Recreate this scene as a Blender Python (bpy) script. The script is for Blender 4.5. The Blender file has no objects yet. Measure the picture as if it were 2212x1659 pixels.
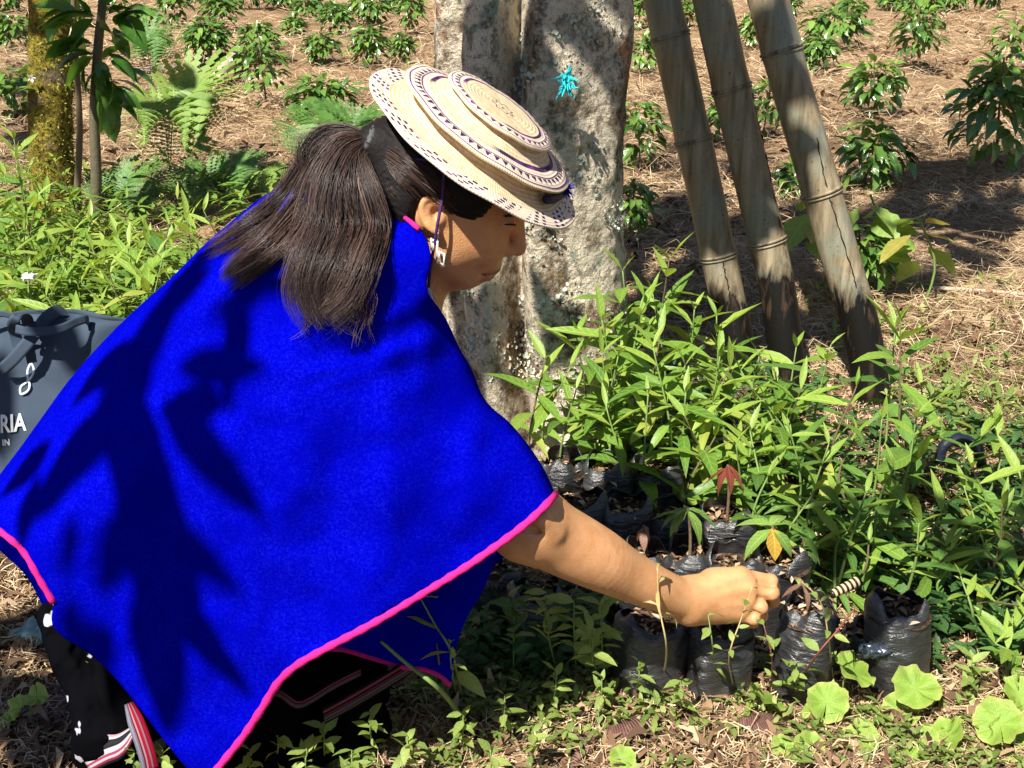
import bpy, math, random
import numpy as np
from mathutils import Vector, Matrix
from mathutils.geometry import delaunay_2d_cdt

# ------------------------------------------------------------------ camera, sky, sun, exposure
scene = bpy.context.scene
COL = scene.collection
R = math.radians
CAM_H, PITCH, FPX, CX, CY = 1.2, R(21.4), 2600.0, 1106.0, 829.5   # picture frame of 2212 x 1659
cam_d = bpy.data.cameras.new('camera')
cam_d.sensor_width = 36.0
cam_d.lens = FPX / 2212.0 * 36.0
cam_d.clip_start, cam_d.clip_end = 0.05, 2000.0
cam = bpy.data.objects.new('camera', cam_d)
cam.location = (0, 0, CAM_H)
cam.rotation_euler = (math.pi / 2 - PITCH, 0, 0)
COL.objects.link(cam)
scene.camera = cam

SUN = Vector((0.33, 0.58, -0.84)).normalized()      # direction the light travels
world = bpy.data.worlds.new('World')
scene.world = world
world.use_nodes = True
wn = world.node_tree
sky = wn.nodes.new('ShaderNodeTexSky')
sky.sky_type = 'NISHITA'
sky.sun_disc = False
sky.sun_elevation = math.asin(-SUN.z)
sky.sun_rotation = math.atan2(-SUN.x, -SUN.y)
sky.altitude = 1800
wn.nodes['Background'].inputs['Strength'].default_value = 0.05
wn.links.new(sky.outputs[0], wn.nodes['Background'].inputs['Color'])
sun_d = bpy.data.lights.new('sun', 'SUN')
sun_d.energy = 5.0
sun_d.angle = R(0.53)
sun_d.color = (1.0, 0.955, 0.86)
sun = bpy.data.objects.new('sun', sun_d)
sun.rotation_euler = SUN.to_track_quat('-Z', 'Y').to_euler()
sun.location = (-2, -3, 6)
COL.objects.link(sun)
scene.view_settings.view_transform = 'Standard'
scene.view_settings.look = 'None'
scene.view_settings.exposure = 1.03
scene.view_settings.gamma = 1.0
scene.cycles.max_bounces = 8
scene.cycles.transparent_max_bounces = 8
scene.cycles.use_denoising = True

# ------------------------------------------------------------------ helpers
rng = np.random.default_rng(7)
random.seed(7)
FW = np.array([0, math.cos(PITCH), -math.sin(PITCH)])
UPV = np.array([0, math.sin(PITCH), math.cos(PITCH)])
CAMP = np.array([0, 0, CAM_H])

def ray(u, v):
    return FW * FPX + np.array([1.0, 0, 0]) * (u - CX) + UPV * (CY - v)

def P(u, v, Y):
    d = ray(u, v)
    return CAMP + d * (Y / d[1])

def PA(uv, Y):
    uv = np.asarray(uv, float)
    d = FW[None] * FPX + np.outer(uv[:, 0] - CX, [1.0, 0, 0]) + np.outer(CY - uv[:, 1], UPV)
    return CAMP + d * (np.asarray(Y, float) / d[:, 1])[:, None]

def G(u, v, z=0.0):
    d = ray(u, v)
    return CAMP + d * ((z - CAM_H) / d[2])

def gz(x, y):
    x = np.asarray(x, float); y = np.asarray(y, float)
    z = 0.012 * np.sin(x * 3.1 + 1.3 * np.sin(y * 2.3)) + 0.010 * np.sin(y * 4.7 + x * 1.9)
    z = z + 0.006 * np.sin(x * 11 + y * 7) + 0.005 * np.sin(y * 17 - x * 9)
    far = np.clip((y - 4) / 6, 0, 1)
    z = z + far * (0.05 * np.sin(x * 1.1 + 0.7) * np.sin(y * 0.9) + 0.03 * np.sin(x * 2.3 - y * 1.7))
    z = z + np.clip(y - 22, 0, None) ** 1.15 * 0.16
    return z

def hash3(i, j, k):
    n = (i * 374761393 + j * 668265263 + k * 2147483647 + 1013904223) & 0xFFFFFFFF
    n = ((n ^ (n >> 13)) * 1274126177) & 0xFFFFFFFF
    return ((n ^ (n >> 16)) & 0xFFFF) / 65535.0

def vnoise(p):
    p = np.asarray(p, float)
    f = np.floor(p).astype(np.int64); t = p - f; t = t * t * (3 - 2 * t)
    out = 0
    for a in (0, 1):
        for b in (0, 1):
            for c in (0, 1):
                w = (t[:, 0] if a else 1 - t[:, 0]) * (t[:, 1] if b else 1 - t[:, 1]) * (t[:, 2] if c else 1 - t[:, 2])
                out = out + w * hash3(f[:, 0] + a, f[:, 1] + b, f[:, 2] + c)
    return out - 0.5

def fbm(p, o=4):
    s = 0; a = 1.0; p = np.asarray(p, float).copy()
    for i in range(o):
        s = s + a * vnoise(p + 17.3 * i); p = p * 2.03; a *= 0.5
    return s

def mesh_data(name, verts, faces, mat=None, smooth=True, uv=None, tint=None):
    me = bpy.data.meshes.new(name)
    verts = np.asarray(verts, float)
    if isinstance(faces, np.ndarray):
        nf, k = faces.shape
        me.vertices.add(len(verts)); me.vertices.foreach_set('co', verts.astype(np.float32).ravel())
        me.loops.add(nf * k); me.loops.foreach_set('vertex_index', faces.astype(np.int32).ravel())
        me.polygons.add(nf)
        me.polygons.foreach_set('loop_start', np.arange(0, nf * k, k, dtype=np.int32))
        me.polygons.foreach_set('loop_total', np.full(nf, k, np.int32))
        me.update(calc_edges=True)
    else:
        me.from_pydata([tuple(v) for v in verts], [], [tuple(int(i) for i in f) for f in faces])
    if smooth:
        me.polygons.foreach_set('use_smooth', np.ones(len(me.polygons), bool))
    if uv is not None:
        li = np.empty(len(me.loops), np.int32); me.loops.foreach_get('vertex_index', li)
        lay = me.uv_layers.new(name='UVMap')
        lay.data.foreach_set('uv', np.asarray(uv, np.float32)[li].ravel())
    if tint is not None:
        at = me.attributes.new('tint', 'FLOAT', 'POINT')
        at.data.foreach_set('value', np.asarray(tint, np.float32))
    me.validate()
    if mat is not None: me.materials.append(mat)
    return me

def obj(name, me, parent=None, loc=None, kind=None):
    o = bpy.data.objects.new(name, me)
    COL.objects.link(o)
    if parent is not None: o.parent = parent
    if loc is not None: o.location = loc
    if kind: o['kind'] = kind
    return o

def tag(o, label, cat, group=None, kind=None):
    o['label'] = label; o['category'] = cat
    if group: o['group'] = group
    if kind: o['kind'] = kind
    return o

def thing(name, label, cat, loc=(0, 0, 0), group=None):
    o = bpy.data.objects.new(name, None)
    o.empty_display_size = 0.05
    COL.objects.link(o); o.location = tuple(loc)
    return tag(o, label, cat, group)

class MB:
    """collects pieces of one mesh"""
    def __init__(s): s.v = []; s.f = []; s.uv = []; s.t = []; s.n = 0
    def add(s, v, f, uv=None, tint=0.0):
        v = np.asarray(v, float); f = np.asarray(f, int)
        s.v.append(v); s.f.append(f + s.n); s.n += len(v)
        s.uv.append(np.zeros((len(v), 2)) if uv is None else np.asarray(uv, float))
        s.t.append(np.full(len(v), tint) if np.isscalar(tint) else np.asarray(tint, float))
    def data(s, name, mat, smooth=True):
        V = np.concatenate(s.v)
        if len({f.shape[1] for f in s.f}) == 1: F = np.concatenate(s.f)
        else: F = [tuple(r) for f in s.f for r in f]
        return mesh_data(name, V, F, mat, smooth, np.concatenate(s.uv), np.concatenate(s.t))

def catmull(pts, n):
    pts = np.asarray(pts, float)
    if len(pts) == 2: return pts[0] + np.linspace(0, 1, n)[:, None] * (pts[1] - pts[0])
    p = np.vstack([2 * pts[0] - pts[1], pts, 2 * pts[-1] - pts[-2]])
    t = np.linspace(0, len(pts) - 1, n); i = np.minimum(t.astype(int), len(pts) - 2); f = (t - i)[:, None]
    a, b, c, d = p[i], p[i + 1], p[i + 2], p[i + 3]
    return 0.5 * (2 * b + (c - a) * f + (2 * a - 5 * b + 4 * c - d) * f * f + (3 * b - a - 3 * c + d) * f ** 3)

def tube(path, rad, sides=8, cap=True):
    path = np.asarray(path, float); n = len(path)
    rad = np.full(n, rad) if np.isscalar(rad) else np.asarray(rad, float)
    T = np.gradient(path, axis=0); T /= np.linalg.norm(T, axis=1)[:, None] + 1e-12
    up = np.array([0, 0, 1.0]) if abs(T[0][2]) < 0.9 else np.array([1.0, 0, 0])
    N = np.cross(T[0], up); N /= np.linalg.norm(N)
    V = []; UV = []
    a = np.arange(sides) / sides * 2 * math.pi
    for i in range(n):
        N = N - T[i] * N.dot(T[i]); N /= np.linalg.norm(N) + 1e-12
        B = np.cross(T[i], N)
        V.append(path[i] + rad[i] * (np.cos(a)[:, None] * N + np.sin(a)[:, None] * B))
        UV.append(np.stack([a / (2 * math.pi), np.full(sides, i / max(1, n - 1))], 1))
    V = np.concatenate(V); UV = np.concatenate(UV)
    i, j = np.meshgrid(np.arange(n - 1), np.arange(sides), indexing='ij')
    a0 = i * sides + j; b0 = i * sides + (j + 1) % sides
    F = np.stack([a0, b0, b0 + sides, a0 + sides], -1).reshape(-1, 4)
    if cap:
        V = np.vstack([V, path[0], path[-1]]); UV = np.vstack([UV, [[0, 0], [0, 1]]])
        c0, c1 = n * sides, n * sides + 1
        j = np.arange(sides); k = (j + 1) % sides
        F = np.vstack([F, np.stack([k, j, np.full(sides, c0), np.full(sides, c0)], 1),
                       np.stack([(n - 1) * sides + j, (n - 1) * sides + k, np.full(sides, c1), np.full(sides, c1)], 1)])
    return V, F, UV

def clean(F):
    """quads with a doubled corner become triangles"""
    return [tuple(dict.fromkeys(int(x) for x in f)) for f in F]

def tube_mesh(name, path, rad, mat, sides=8):
    V, F, UV = tube(path, rad, sides)
    return mesh_data(name, V, clean(F), mat, True, UV)

# ------------------------------------------------------------------ node helpers
class NT:
    def __init__(s, name):
        s.m = bpy.data.materials.new(name); s.m.use_nodes = True
        s.t = s.m.node_tree; s.b = s.t.nodes['Principled BSDF']; s.out = s.t.nodes['Material Output']
    def n(s, kind, out=0, **kw):
        nd = s.t.nodes.new('ShaderNode' + kind)
        for k, v in kw.items():
            k2 = k.replace('_', ' ')
            if k2 in nd.inputs.keys() or k in nd.inputs.keys():
                s.set(nd.inputs[k2 if k2 in nd.inputs.keys() else k], v)
            else: setattr(nd, k, v)
        s.last = nd
        return nd.outputs[out]
    def set(s, sock, v):
        if isinstance(v, bpy.types.NodeSocket): s.t.links.new(v, sock)
        elif isinstance(v, (tuple, list)) and len(v) == 3 and sock.type == 'RGBA': sock.default_value = (*v, 1)
        else: sock.default_value = v
    def math(s, op, a, b=0.0, c=None, clamp=False):
        nd = s.t.nodes.new('ShaderNodeMath'); nd.operation = op; nd.use_clamp = clamp
        s.set(nd.inputs[0], a); s.set(nd.inputs[1], b)
        if c is not None: s.set(nd.inputs[2], c)
        return nd.outputs[0]
    def mix(s, f, a, b, mode='MIX'):
        nd = s.t.nodes.new('ShaderNodeMix'); nd.data_type = 'RGBA'; nd.blend_type = mode
        s.set(nd.inputs[0], f); s.set(nd.inputs[6], a); s.set(nd.inputs[7], b)
        return nd.outputs[2]
    def ramp(s, f, stops):
        nd = s.t.nodes.new('ShaderNodeValToRGB')
        el = nd.color_ramp.elements
        while len(el) < len(stops): el.new(0.5)
        for e, (p, c) in zip(el, stops):
            e.position = p; e.color = (*c, 1) if len(c) == 3 else c
        s.set(nd.inputs[0], f)
        return nd.outputs[0]
    def noise(s, vec, scale, detail=4, rough=0.55, out=0):
        return s.n('TexNoise', out, Vector=vec, Scale=scale, Detail=detail, Roughness=rough)
    def map(s, vec, sc):
        return s.n('Mapping', Vector=vec, Scale=sc)
    def step(s, x, lo, hi):
        nd = s.t.nodes.new('ShaderNodeMapRange'); nd.clamp = True
        s.set(nd.inputs[0], x); s.set(nd.inputs[1], lo); s.set(nd.inputs[2], hi)
        return nd.outputs[0]
    def bump(s, h, strength=0.5, dist=0.01):
        return s.n('Bump', Height=h, Strength=strength, Distance=dist)
    def set_b(s, **kw):
        for k, v in kw.items(): s.set(s.b.inputs[k.replace('_', ' ')], v)
        return s.m

def coords(t, kind='Object'):
    nd = t.t.nodes.new('ShaderNodeTexCoord'); return nd.outputs[kind]

def tint_of(t):
    a = t.n('Attribute', 2, attribute_name='tint')
    o = t.n('ObjectInfo', 5)
    return t.math('FRACT', t.math('ADD', a, o))

def leaf_mat(name, dark, light, rough=0.45, trans=0.35, veins=0.5, nv=9, yellow=None, spec=0.5):
    t = NT(name)
    ti = tint_of(t)
    uvn = t.n('SeparateXYZ', Vector=coords(t, 'UV')); sx = t.last
    u, v = sx.outputs[0], sx.outputs[1]
    s = t.math('ABSOLUTE', t.math('MULTIPLY_ADD', v, 2.0, -1.0))
    w = t.math('SINE', t.math('MULTIPLY', t.math('SUBTRACT', u, t.math('MULTIPLY', s, 0.16)), nv * 6.283))
    vein = t.step(w, 0.55, 1.0)
    rib = t.math('SUBTRACT', 1.0, t.step(s, 0.02, 0.11))
    vv = t.math('MAXIMUM', t.math('MULTIPLY', vein, 0.55), rib)
    stops = [(0.0, dark), (0.75, light)]
    if yellow: stops.append((0.97, yellow))
    c = t.ramp(ti, stops)
    ns = t.noise(coords(t), 60, 3)
    blot = t.noise(coords(t), 5.5, 4, 0.6)
    c = t.mix(t.math('MULTIPLY', t.step(blot, 0.66, 0.74), 0.55), c, (0.30, 0.23, 0.07))
    c = t.mix(t.math('MULTIPLY', t.step(t.noise(coords(t), 2.3, 3), 0.35, 0.7), 0.35), c, tuple(x * 0.55 for x in dark))
    c2 = t.mix(t.math('MULTIPLY', vv, veins), c, tuple(min(1, x * 1.5 + 0.05) for x in light))
    nb = t.bump(t.math('SUBTRACT', t.math('MULTIPLY', ns, 0.3), vv), 0.35, 0.002)
    t.set_b(Base_Color=c2, Roughness=rough, Normal=nb, Specular_IOR_Level=spec)
    tr = t.n('BsdfTranslucent', Color=t.mix(0.5, c2, (light[0] * 1.9, light[1] * 1.6, light[2] * 0.7)))
    mx = t.n('MixShader', Fac=trans)
    t.t.links.new(t.b.outputs[0], t.last.inputs[1]); t.t.links.new(tr, t.last.inputs[2])
    t.t.links.new(mx, t.out.inputs[0])
    return t.m

def plain(name, col, rough=0.6, bump=0.0, bscale=80, var=0.25, spec=0.5, metal=0.0):
    t = NT(name)
    ns = t.noise(coords(t), bscale, 5)
    c = t.mix(ns, tuple(x * (1 - var) for x in col), tuple(min(1, x * (1 + var)) for x in col))
    t.set_b(Base_Color=c, Roughness=rough, Specular_IOR_Level=spec, Metallic=metal)
    if bump: t.set_b(Normal=t.bump(ns, bump, 0.004))
    return t.m

# leaf shape: unit length along +X, three points a section
def leaf_shape(wid=0.22, fold=0.25, droop=0.35, n=6, peak=0.4, tip=1.0, wav=0.0, twist=0.0, petiole=0.0):
    t = np.linspace(0, 1, n + 1)
    a = np.where(t < peak, np.sin(t / peak * math.pi / 2) ** 0.8, np.cos((t - peak) / (1 - peak) * math.pi / 2) ** tip)
    w = wid * 0.5 * np.clip(a, 0.0, 1); w[0] = max(w[0], 0.012); w[-1] = 0.0
    ang = -droop * t * 1.6
    dx = np.cos(ang); dz = np.sin(ang)
    x = np.concatenate([[0], np.cumsum((dx[1:] + dx[:-1]) / 2 / n)])
    z = np.concatenate([[0], np.cumsum((dz[1:] + dz[:-1]) / 2 / n)])
    V = []; UV = []
    for i in range(n + 1):
        r = wav * math.sin(i * 2.4)
        tw = twist * t[i]
        for s in (-1, 0, 1):
            yy = s * w[i] * math.cos(tw); zz = z[i] + abs(s) * w[i] * (fold + r * s) + s * w[i] * math.sin(tw)
            V.append((x[i], yy, zz)); UV.append((t[i], 0.5 + 0.5 * s))
    F = []
    for i in range(n):
        for j in (0, 1):
            a0 = i * 3 + j
            F.append((a0, a0 + 3, a0 + 4, a0 + 1))
    return np.array(V), np.array(F), np.array(UV)

def frame(d, roll=0.0):
    """rotation with X along d and Z as near up as it goes"""
    d = np.asarray(d, float); d = d / (np.linalg.norm(d) + 1e-12)
    up = np.array([0, 0, 1.0])
    if abs(d[2]) > 0.97: up = np.array([0.3, -0.9, 0.2])
    y = np.cross(up, d); y /= np.linalg.norm(y)
    z = np.cross(d, y)
    c, s = math.cos(roll), math.sin(roll)
    return np.stack([d, c * y + s * z, -s * y + c * z], 1)

def place(o, pos, d, size, roll=0.0):
    M = Matrix.Identity(4)
    Rm = frame(d, roll)
    for i in range(3):
        for j in range(3): M[i][j] = Rm[i, j] * size
        M[i][3] = pos[i]
    o.matrix_basis = M
    return o
# ------------------------------------------------------------------ the ground
def ground_mat():
    t = NT('ground_soil')
    p = coords(t)
    n1 = t.noise(p, 1.3, 5); n2 = t.noise(p, 9, 6, 0.65); n3 = t.noise(t.map(p, (90, 22, 40)), 1.0, 6, 0.7)
    n4 = t.noise(t.map(p, (24, 95, 40)), 1.0, 5, 0.7)
    soil = t.ramp(n2, [(0.3, (0.035, 0.022, 0.013)), (0.5, (0.105, 0.062, 0.034)), (0.7, (0.22, 0.13, 0.07))])
    straw = t.ramp(t.math('MAXIMUM', n3, n4), [(0.42, (0.10, 0.055, 0.030)), (0.55, (0.35, 0.225, 0.125)), (0.72, (0.58, 0.43, 0.27))])
    y = t.n('SeparateXYZ', 1, Vector=p)
    f = t.step(t.math('ADD', y, t.math('MULTIPLY', n1, 1.4)), 2.6, 4.6)
    f = t.math('MULTIPLY', f, t.step(n1, 0.22, 0.42))
    c = t.mix(f, soil, straw)
    t.set_b(Base_Color=c, Roughness=0.95, Specular_IOR_Level=0.15,
            Normal=t.bump(t.math('ADD', n2, t.math('MULTIPLY', n3, 0.7)), 0.9, 0.03))
    return t.m

def geo(a, b, step, grow, lim):
    xs = list(np.arange(a, b, step)); s = step; x = xs[-1]
    while x < lim: s *= grow; x += s; xs.append(x)
    return xs
xp = geo(0, 2.4, 0.035, 1.13, 260); gx = np.array([-x for x in xp[:0:-1]] + xp)
yp = geo(0.6, 5.5, 0.035, 1.07, 420); yn = geo(0, 0.4, 0.2, 1.5, 60)
gy = np.array([0.6 - y for y in yn[:0:-1]] + yp)
X, Y = np.meshgrid(gx, gy, indexing='ij')
Z = gz(X, Y)
near = np.clip(1 - np.abs(X) / 9, 0, 1) * (Y < 14)
Z = Z + near * 0.018 * fbm(np.stack([X.ravel() * 9, Y.ravel() * 9, X.ravel() * 0], 1), 3).reshape(X.shape)
nx, ny = X.shape
idx = np.arange(nx * ny).reshape(nx, ny)
GF = np.stack([idx[:-1, :-1], idx[1:, :-1], idx[1:, 1:], idx[:-1, 1:]], -1).reshape(-1, 4)
ground = obj('ground', mesh_data('ground', np.stack([X, Y, Z], -1).reshape(-1, 3), GF, ground_mat()), kind='structure')

# straw and litter: thin bent strips with a tone of their own
def litter_mat(name, stops, rough=0.8):
    t = NT(name)
    a = t.n('Attribute', 2, attribute_name='tint')
    t.set_b(Base_Color=t.ramp(a, stops), Roughness=rough, Specular_IOR_Level=0.2)
    return t.m
STRAW = litter_mat('dry_straw', [(0.0, (0.11, 0.064, 0.036)), (0.3, (0.27, 0.170, 0.095)), (0.55, (0.47, 0.325, 0.185)),
                                 (0.8, (0.63, 0.48, 0.30)), (1.0, (0.72, 0.62, 0.44))])
DARKLIT = litter_mat('leaf_litter', [(0.0, (0.03, 0.018, 0.012)), (0.35, (0.10, 0.055, 0.032)), (0.6, (0.22, 0.13, 0.075)),
                                     (0.85, (0.42, 0.29, 0.18)), (1.0, (0.55, 0.44, 0.30))])

def strips(name, x, y, L, W, mat, lift=0.012, tilt=0.25, tlo=0.0, thi=1.0):
    n = len(x)
    a = rng.uniform(0, 2 * math.pi, n); el = rng.normal(0, tilt, n)
    d = np.stack([np.cos(a) * np.cos(el), np.sin(a) * np.cos(el), np.sin(el)], 1)
    s = np.stack([-np.sin(a), np.cos(a), rng.normal(0, 0.5, n)], 1)
    s /= np.linalg.norm(s, axis=1)[:, None]
    bend = rng.normal(0, 0.18, (n, 1)) * L[:, None] * s + np.stack([np.zeros(n), np.zeros(n), rng.uniform(-0.02, 0.14, n) * L], 1)
    c = np.stack([x, y, gz(x, y) + rng.uniform(0.0, lift, n) + np.abs(np.sin(el)) * L * 0.35], 1)
    p0 = c - d * L[:, None] / 2; p2 = c + d * L[:, None] / 2; p1 = c + bend
    w = s * W[:, None] / 2
    V = np.stack([p0 - w * 0.3, p0 + w * 0.3, p1 - w, p1 + w, p2 - w * 0.12, p2 + w * 0.12], 1).reshape(-1, 3)
    b = np.arange(n)[:, None] * 6
    F = np.concatenate([b + np.array([0, 2, 3, 1]), b + np.array([2, 4, 5, 3])])
    ti = np.repeat(np.clip(rng.beta(2.2, 2.0, n) * (thi - tlo) + tlo, 0, 1), 6)
    return obj(name, mesh_data(name, V, F, mat, False, None, ti), kind='stuff')

# background mulch: even in the picture, so denser near
n = 190000
u = np.where(np.arange(n) < 130000, rng.uniform(-60, 2290, n), rng.uniform(-1300, 3500, n)); v = rng.uniform(-10, 830, n)
d = FW[None] * FPX + np.outer(u - CX, [1.0, 0, 0]) + np.outer(CY - v, UPV)
g = CAMP + d * (-CAM_H / d[:, 2])[:, None]
keep = (vnoise(np.stack([g[:, 0] * 1.7, g[:, 1] * 1.7, g[:, 0] * 0], 1)) + 0.35 * rng.uniform(-1, 1, n) > -0.16) & (g[:, 1] > 2.9)
g = g[keep]; m = len(g)
sc = np.clip(g[:, 1] / 5, 0.6, 3)
st = strips('straw_mulch', g[:, 0], g[:, 1], rng.uniform(0.04, 0.22, m) * sc ** 0.6, rng.uniform(0.0014, 0.0040, m) * sc ** 0.8, STRAW, 0.03, 0.16)
tag(st, 'dry straw mulch spread over the field behind the woman', 'straw', kind='stuff')
# near litter
n = 42000
u = rng.uniform(-80, 2290, n); v = rng.uniform(820, 1760, n)
d = FW[None] * FPX + np.outer(u - CX, [1.0, 0, 0]) + np.outer(CY - v, UPV)
g = CAMP + d * (-CAM_H / d[:, 2])[:, None]
st = strips('dry_litter', g[:, 0], g[:, 1], rng.uniform(0.010, 0.060, n), rng.uniform(0.0009, 0.0030, n), STRAW, 0.014, 0.3, 0.05, 1.0)
tag(st, 'fine dry grass and twig litter over the near ground', 'litter', kind='stuff')
n = 12000
u = rng.uniform(-80, 2290, n); v = rng.uniform(700, 1760, n)
d = FW[None] * FPX + np.outer(u - CX, [1.0, 0, 0]) + np.outer(CY - v, UPV)
g = CAMP + d * (-CAM_H / d[:, 2])[:, None]
st = strips('leaf_crumbs', g[:, 0], g[:, 1], rng.uniform(0.012, 0.05, n), rng.uniform(0.005, 0.016, n), DARKLIT, 0.016, 0.35, 0, 0.95)
tag(st, 'brown crumbled leaf litter lying on the near soil', 'litter', kind='stuff')

n = 9000                                        # brown leaf fall and clods between the shrubs
u = rng.uniform(-300, 2500, n); v = rng.uniform(20, 760, n)
d = FW[None] * FPX + np.outer(u - CX, [1.0, 0, 0]) + np.outer(CY - v, UPV)
g = CAMP + d * (-CAM_H / d[:, 2])[:, None]
keep = vnoise(np.stack([g[:, 0] * 2.3 + 40, g[:, 1] * 2.3, g[:, 0] * 0], 1)) > -0.05
g = g[keep]; m = len(g); sc = np.clip(g[:, 1] / 4, 0.8, 3)
st = strips('field_leaf_fall', g[:, 0], g[:, 1], rng.uniform(0.03, 0.09, m) * sc ** 0.5, rng.uniform(0.010, 0.030, m) * sc ** 0.6, DARKLIT, 0.03, 0.4, 0, 0.8)
tag(st, 'brown fallen leaves gathered in patches across the field', 'litter', kind='stuff')
# ------------------------------------------------------------------ the woman: signed distance body
class SDF:
    def __init__(s, xs, ys, zs):
        s.ax = [np.asarray(a, np.float32) for a in (xs, ys, zs)]
        s.f = np.full([len(a) for a in s.ax], 0.06, np.float32)
    def box(s, lo, hi, pad):
        sl = []
        for a, l, h in zip(s.ax, lo, hi):
            i = max(0, np.searchsorted(a, l - pad) - 1); j = min(len(a), np.searchsorted(a, h + pad) + 1)
            sl.append(slice(i, j))
        return tuple(sl)
    def put(s, sl, d, k, sub=False):
        a = s.f[sl]
        if sub:
            h = np.maximum(k - np.abs(a + d), 0) / k
            s.f[sl] = np.maximum(a, -d) + h * h * k * 0.25
        else:
            h = np.maximum(k - np.abs(a - d), 0) / k
            s.f[sl] = np.minimum(a, d) - h * h * k * 0.25
    def cap(s, a, b, ra, rb, k=0.012, sub=False):
        a = np.asarray(a, np.float32); b = np.asarray(b, np.float32)
        rm = max(ra, rb)
        sl = s.box(np.minimum(a, b) - rm, np.maximum(a, b) + rm, 0.03 + k)
        x = s.ax[0][sl[0]][:, None, None]; y = s.ax[1][sl[1]][None, :, None]; z = s.ax[2][sl[2]][None, None, :]
        ba = b - a; L = float(ba @ ba) + 1e-12
        h = np.clip(((x - a[0]) * ba[0] + (y - a[1]) * ba[1] + (z - a[2]) * ba[2]) / L, 0, 1)
        d = np.sqrt((x - a[0] - h * ba[0]) ** 2 + (y - a[1] - h * ba[1]) ** 2 + (z - a[2] - h * ba[2]) ** 2) - (ra + (rb - ra) * h)
        s.put(sl, d, k, sub)
    def chain(s, pts, k=0.012):
        A = np.array([p for p, _ in pts], np.float32); rm = max(r for _, r in pts)
        sl = s.box(A.min(0) - rm, A.max(0) + rm, 0.03 + k)
        x = s.ax[0][sl[0]][:, None, None]; y = s.ax[1][sl[1]][None, :, None]; z = s.ax[2][sl[2]][None, None, :]
        D = None
        for (a, ra), (b, rb) in zip(pts[:-1], pts[1:]):
            a = np.asarray(a, np.float32); ba = np.asarray(b, np.float32) - a; L = float(ba @ ba) + 1e-12
            hh = np.clip(((x - a[0]) * ba[0] + (y - a[1]) * ba[1] + (z - a[2]) * ba[2]) / L, 0, 1)
            d = np.sqrt((x - a[0] - hh * ba[0]) ** 2 + (y - a[1] - hh * ba[1]) ** 2 + (z - a[2] - hh * ba[2]) ** 2) - (ra + (rb - ra) * hh)
            D = d if D is None else np.minimum(D, d)
        s.put(sl, D, k)
    def limb(s, pts, n=24, k=0.012):
        q = catmull([np.append(p, r) for p, r in pts], n)
        s.chain([(c[:3], float(c[3])) for c in q], k)
    def ell(s, c, r, ax=None, k=0.012, sub=False):
        c = np.asarray(c, np.float32); r = np.asarray(r, np.float32)
        ax = np.eye(3) if ax is None else np.asarray(ax)
        m = float(r.max())
        sl = s.box(c - m, c + m, 0.03 + k)
        x = s.ax[0][sl[0]][:, None, None] - c[0]; y = s.ax[1][sl[1]][None, :, None] - c[1]; z = s.ax[2][sl[2]][None, None, :] - c[2]
        q = [x * float(e[0]) + y * float(e[1]) + z * float(e[2]) for e in ax]
        k0 = np.sqrt(sum((qq / rr) ** 2 for qq, rr in zip(q, r)))
        k1 = np.sqrt(sum((qq / rr ** 2) ** 2 for qq, rr in zip(q, r))) + 1e-6
        s.put(sl, k0 * (k0 - 1) / k1, k, sub)
    def mesh(s):
        f = s.f; I = f < 0
        X, Yg, Zg = s.ax
        acc = I[:-1, :-1, :-1].astype(np.int8)
        cnt = np.zeros(acc.shape, np.int8)
        for a in (0, 1):
            for b in (0, 1):
                for c in (0, 1):
                    cnt += I[a:I.shape[0] - 1 + a, b:I.shape[1] - 1 + b, c:I.shape[2] - 1 + c]
        act = (cnt > 0) & (cnt < 8)
        ci = np.argwhere(act)
        idm = np.full(act.shape, -1, np.int32); idm[act] = np.arange(len(ci))
        corner = [(a, b, c) for a in (0, 1) for b in (0, 1) for c in (0, 1)]
        val = np.stack([f[ci[:, 0] + a, ci[:, 1] + b, ci[:, 2] + c] for a, b, c in corner], 1)
        pos = np.zeros((len(ci), 3)); w = np.zeros(len(ci))
        for i in range(8):
            for j in range(i + 1, 8):
                if sum(abs(p - q) for p, q in zip(corner[i], corner[j])) != 1: continue
                m = (val[:, i] < 0) != (val[:, j] < 0)
                t = np.where(m, val[:, i] / (val[:, i] - val[:, j] + 1e-12), 0)
                ca = np.array(corner[i]); cb = np.array(corner[j])
                pp = ca + t[:, None] * (cb - ca)
                pos += np.where(m[:, None], pp, 0); w += m
        pos /= w[:, None]
        V = np.stack([a[ci[:, d]] + pos[:, d] * (a[ci[:, d] + 1] - a[ci[:, d]]) for d, a in enumerate(s.ax)], 1)
        Q = []
        for d in range(3):
            o = [(1, 2), (2, 0), (0, 1)][d]
            A = np.moveaxis(I, d, 0)
            cross = A[:-1] != A[1:]
            cross = np.moveaxis(cross, 0, d)
            e = np.argwhere(cross)
            e = e[(e[:, o[0]] > 0) & (e[:, o[1]] > 0) & (e[:, o[0]] < act.shape[o[0]]) & (e[:, o[1]] < act.shape[o[1]])]
            q = []
            for da, db in ((0, 0), (1, 0), (1, 1), (0, 1)):
                c = e.copy(); c[:, o[0]] -= da; c[:, o[1]] -= db
                q.append(idm[c[:, 0], c[:, 1], c[:, 2]])
            q = np.stack(q, 1)
            ins = I[e[:, 0], e[:, 1], e[:, 2]]
            q[~ins] = q[~ins][:, ::-1]
            Q.append(q)
        F = np.concatenate(Q)
        F = F[(F >= 0).all(1)]
        return V, F

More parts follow.
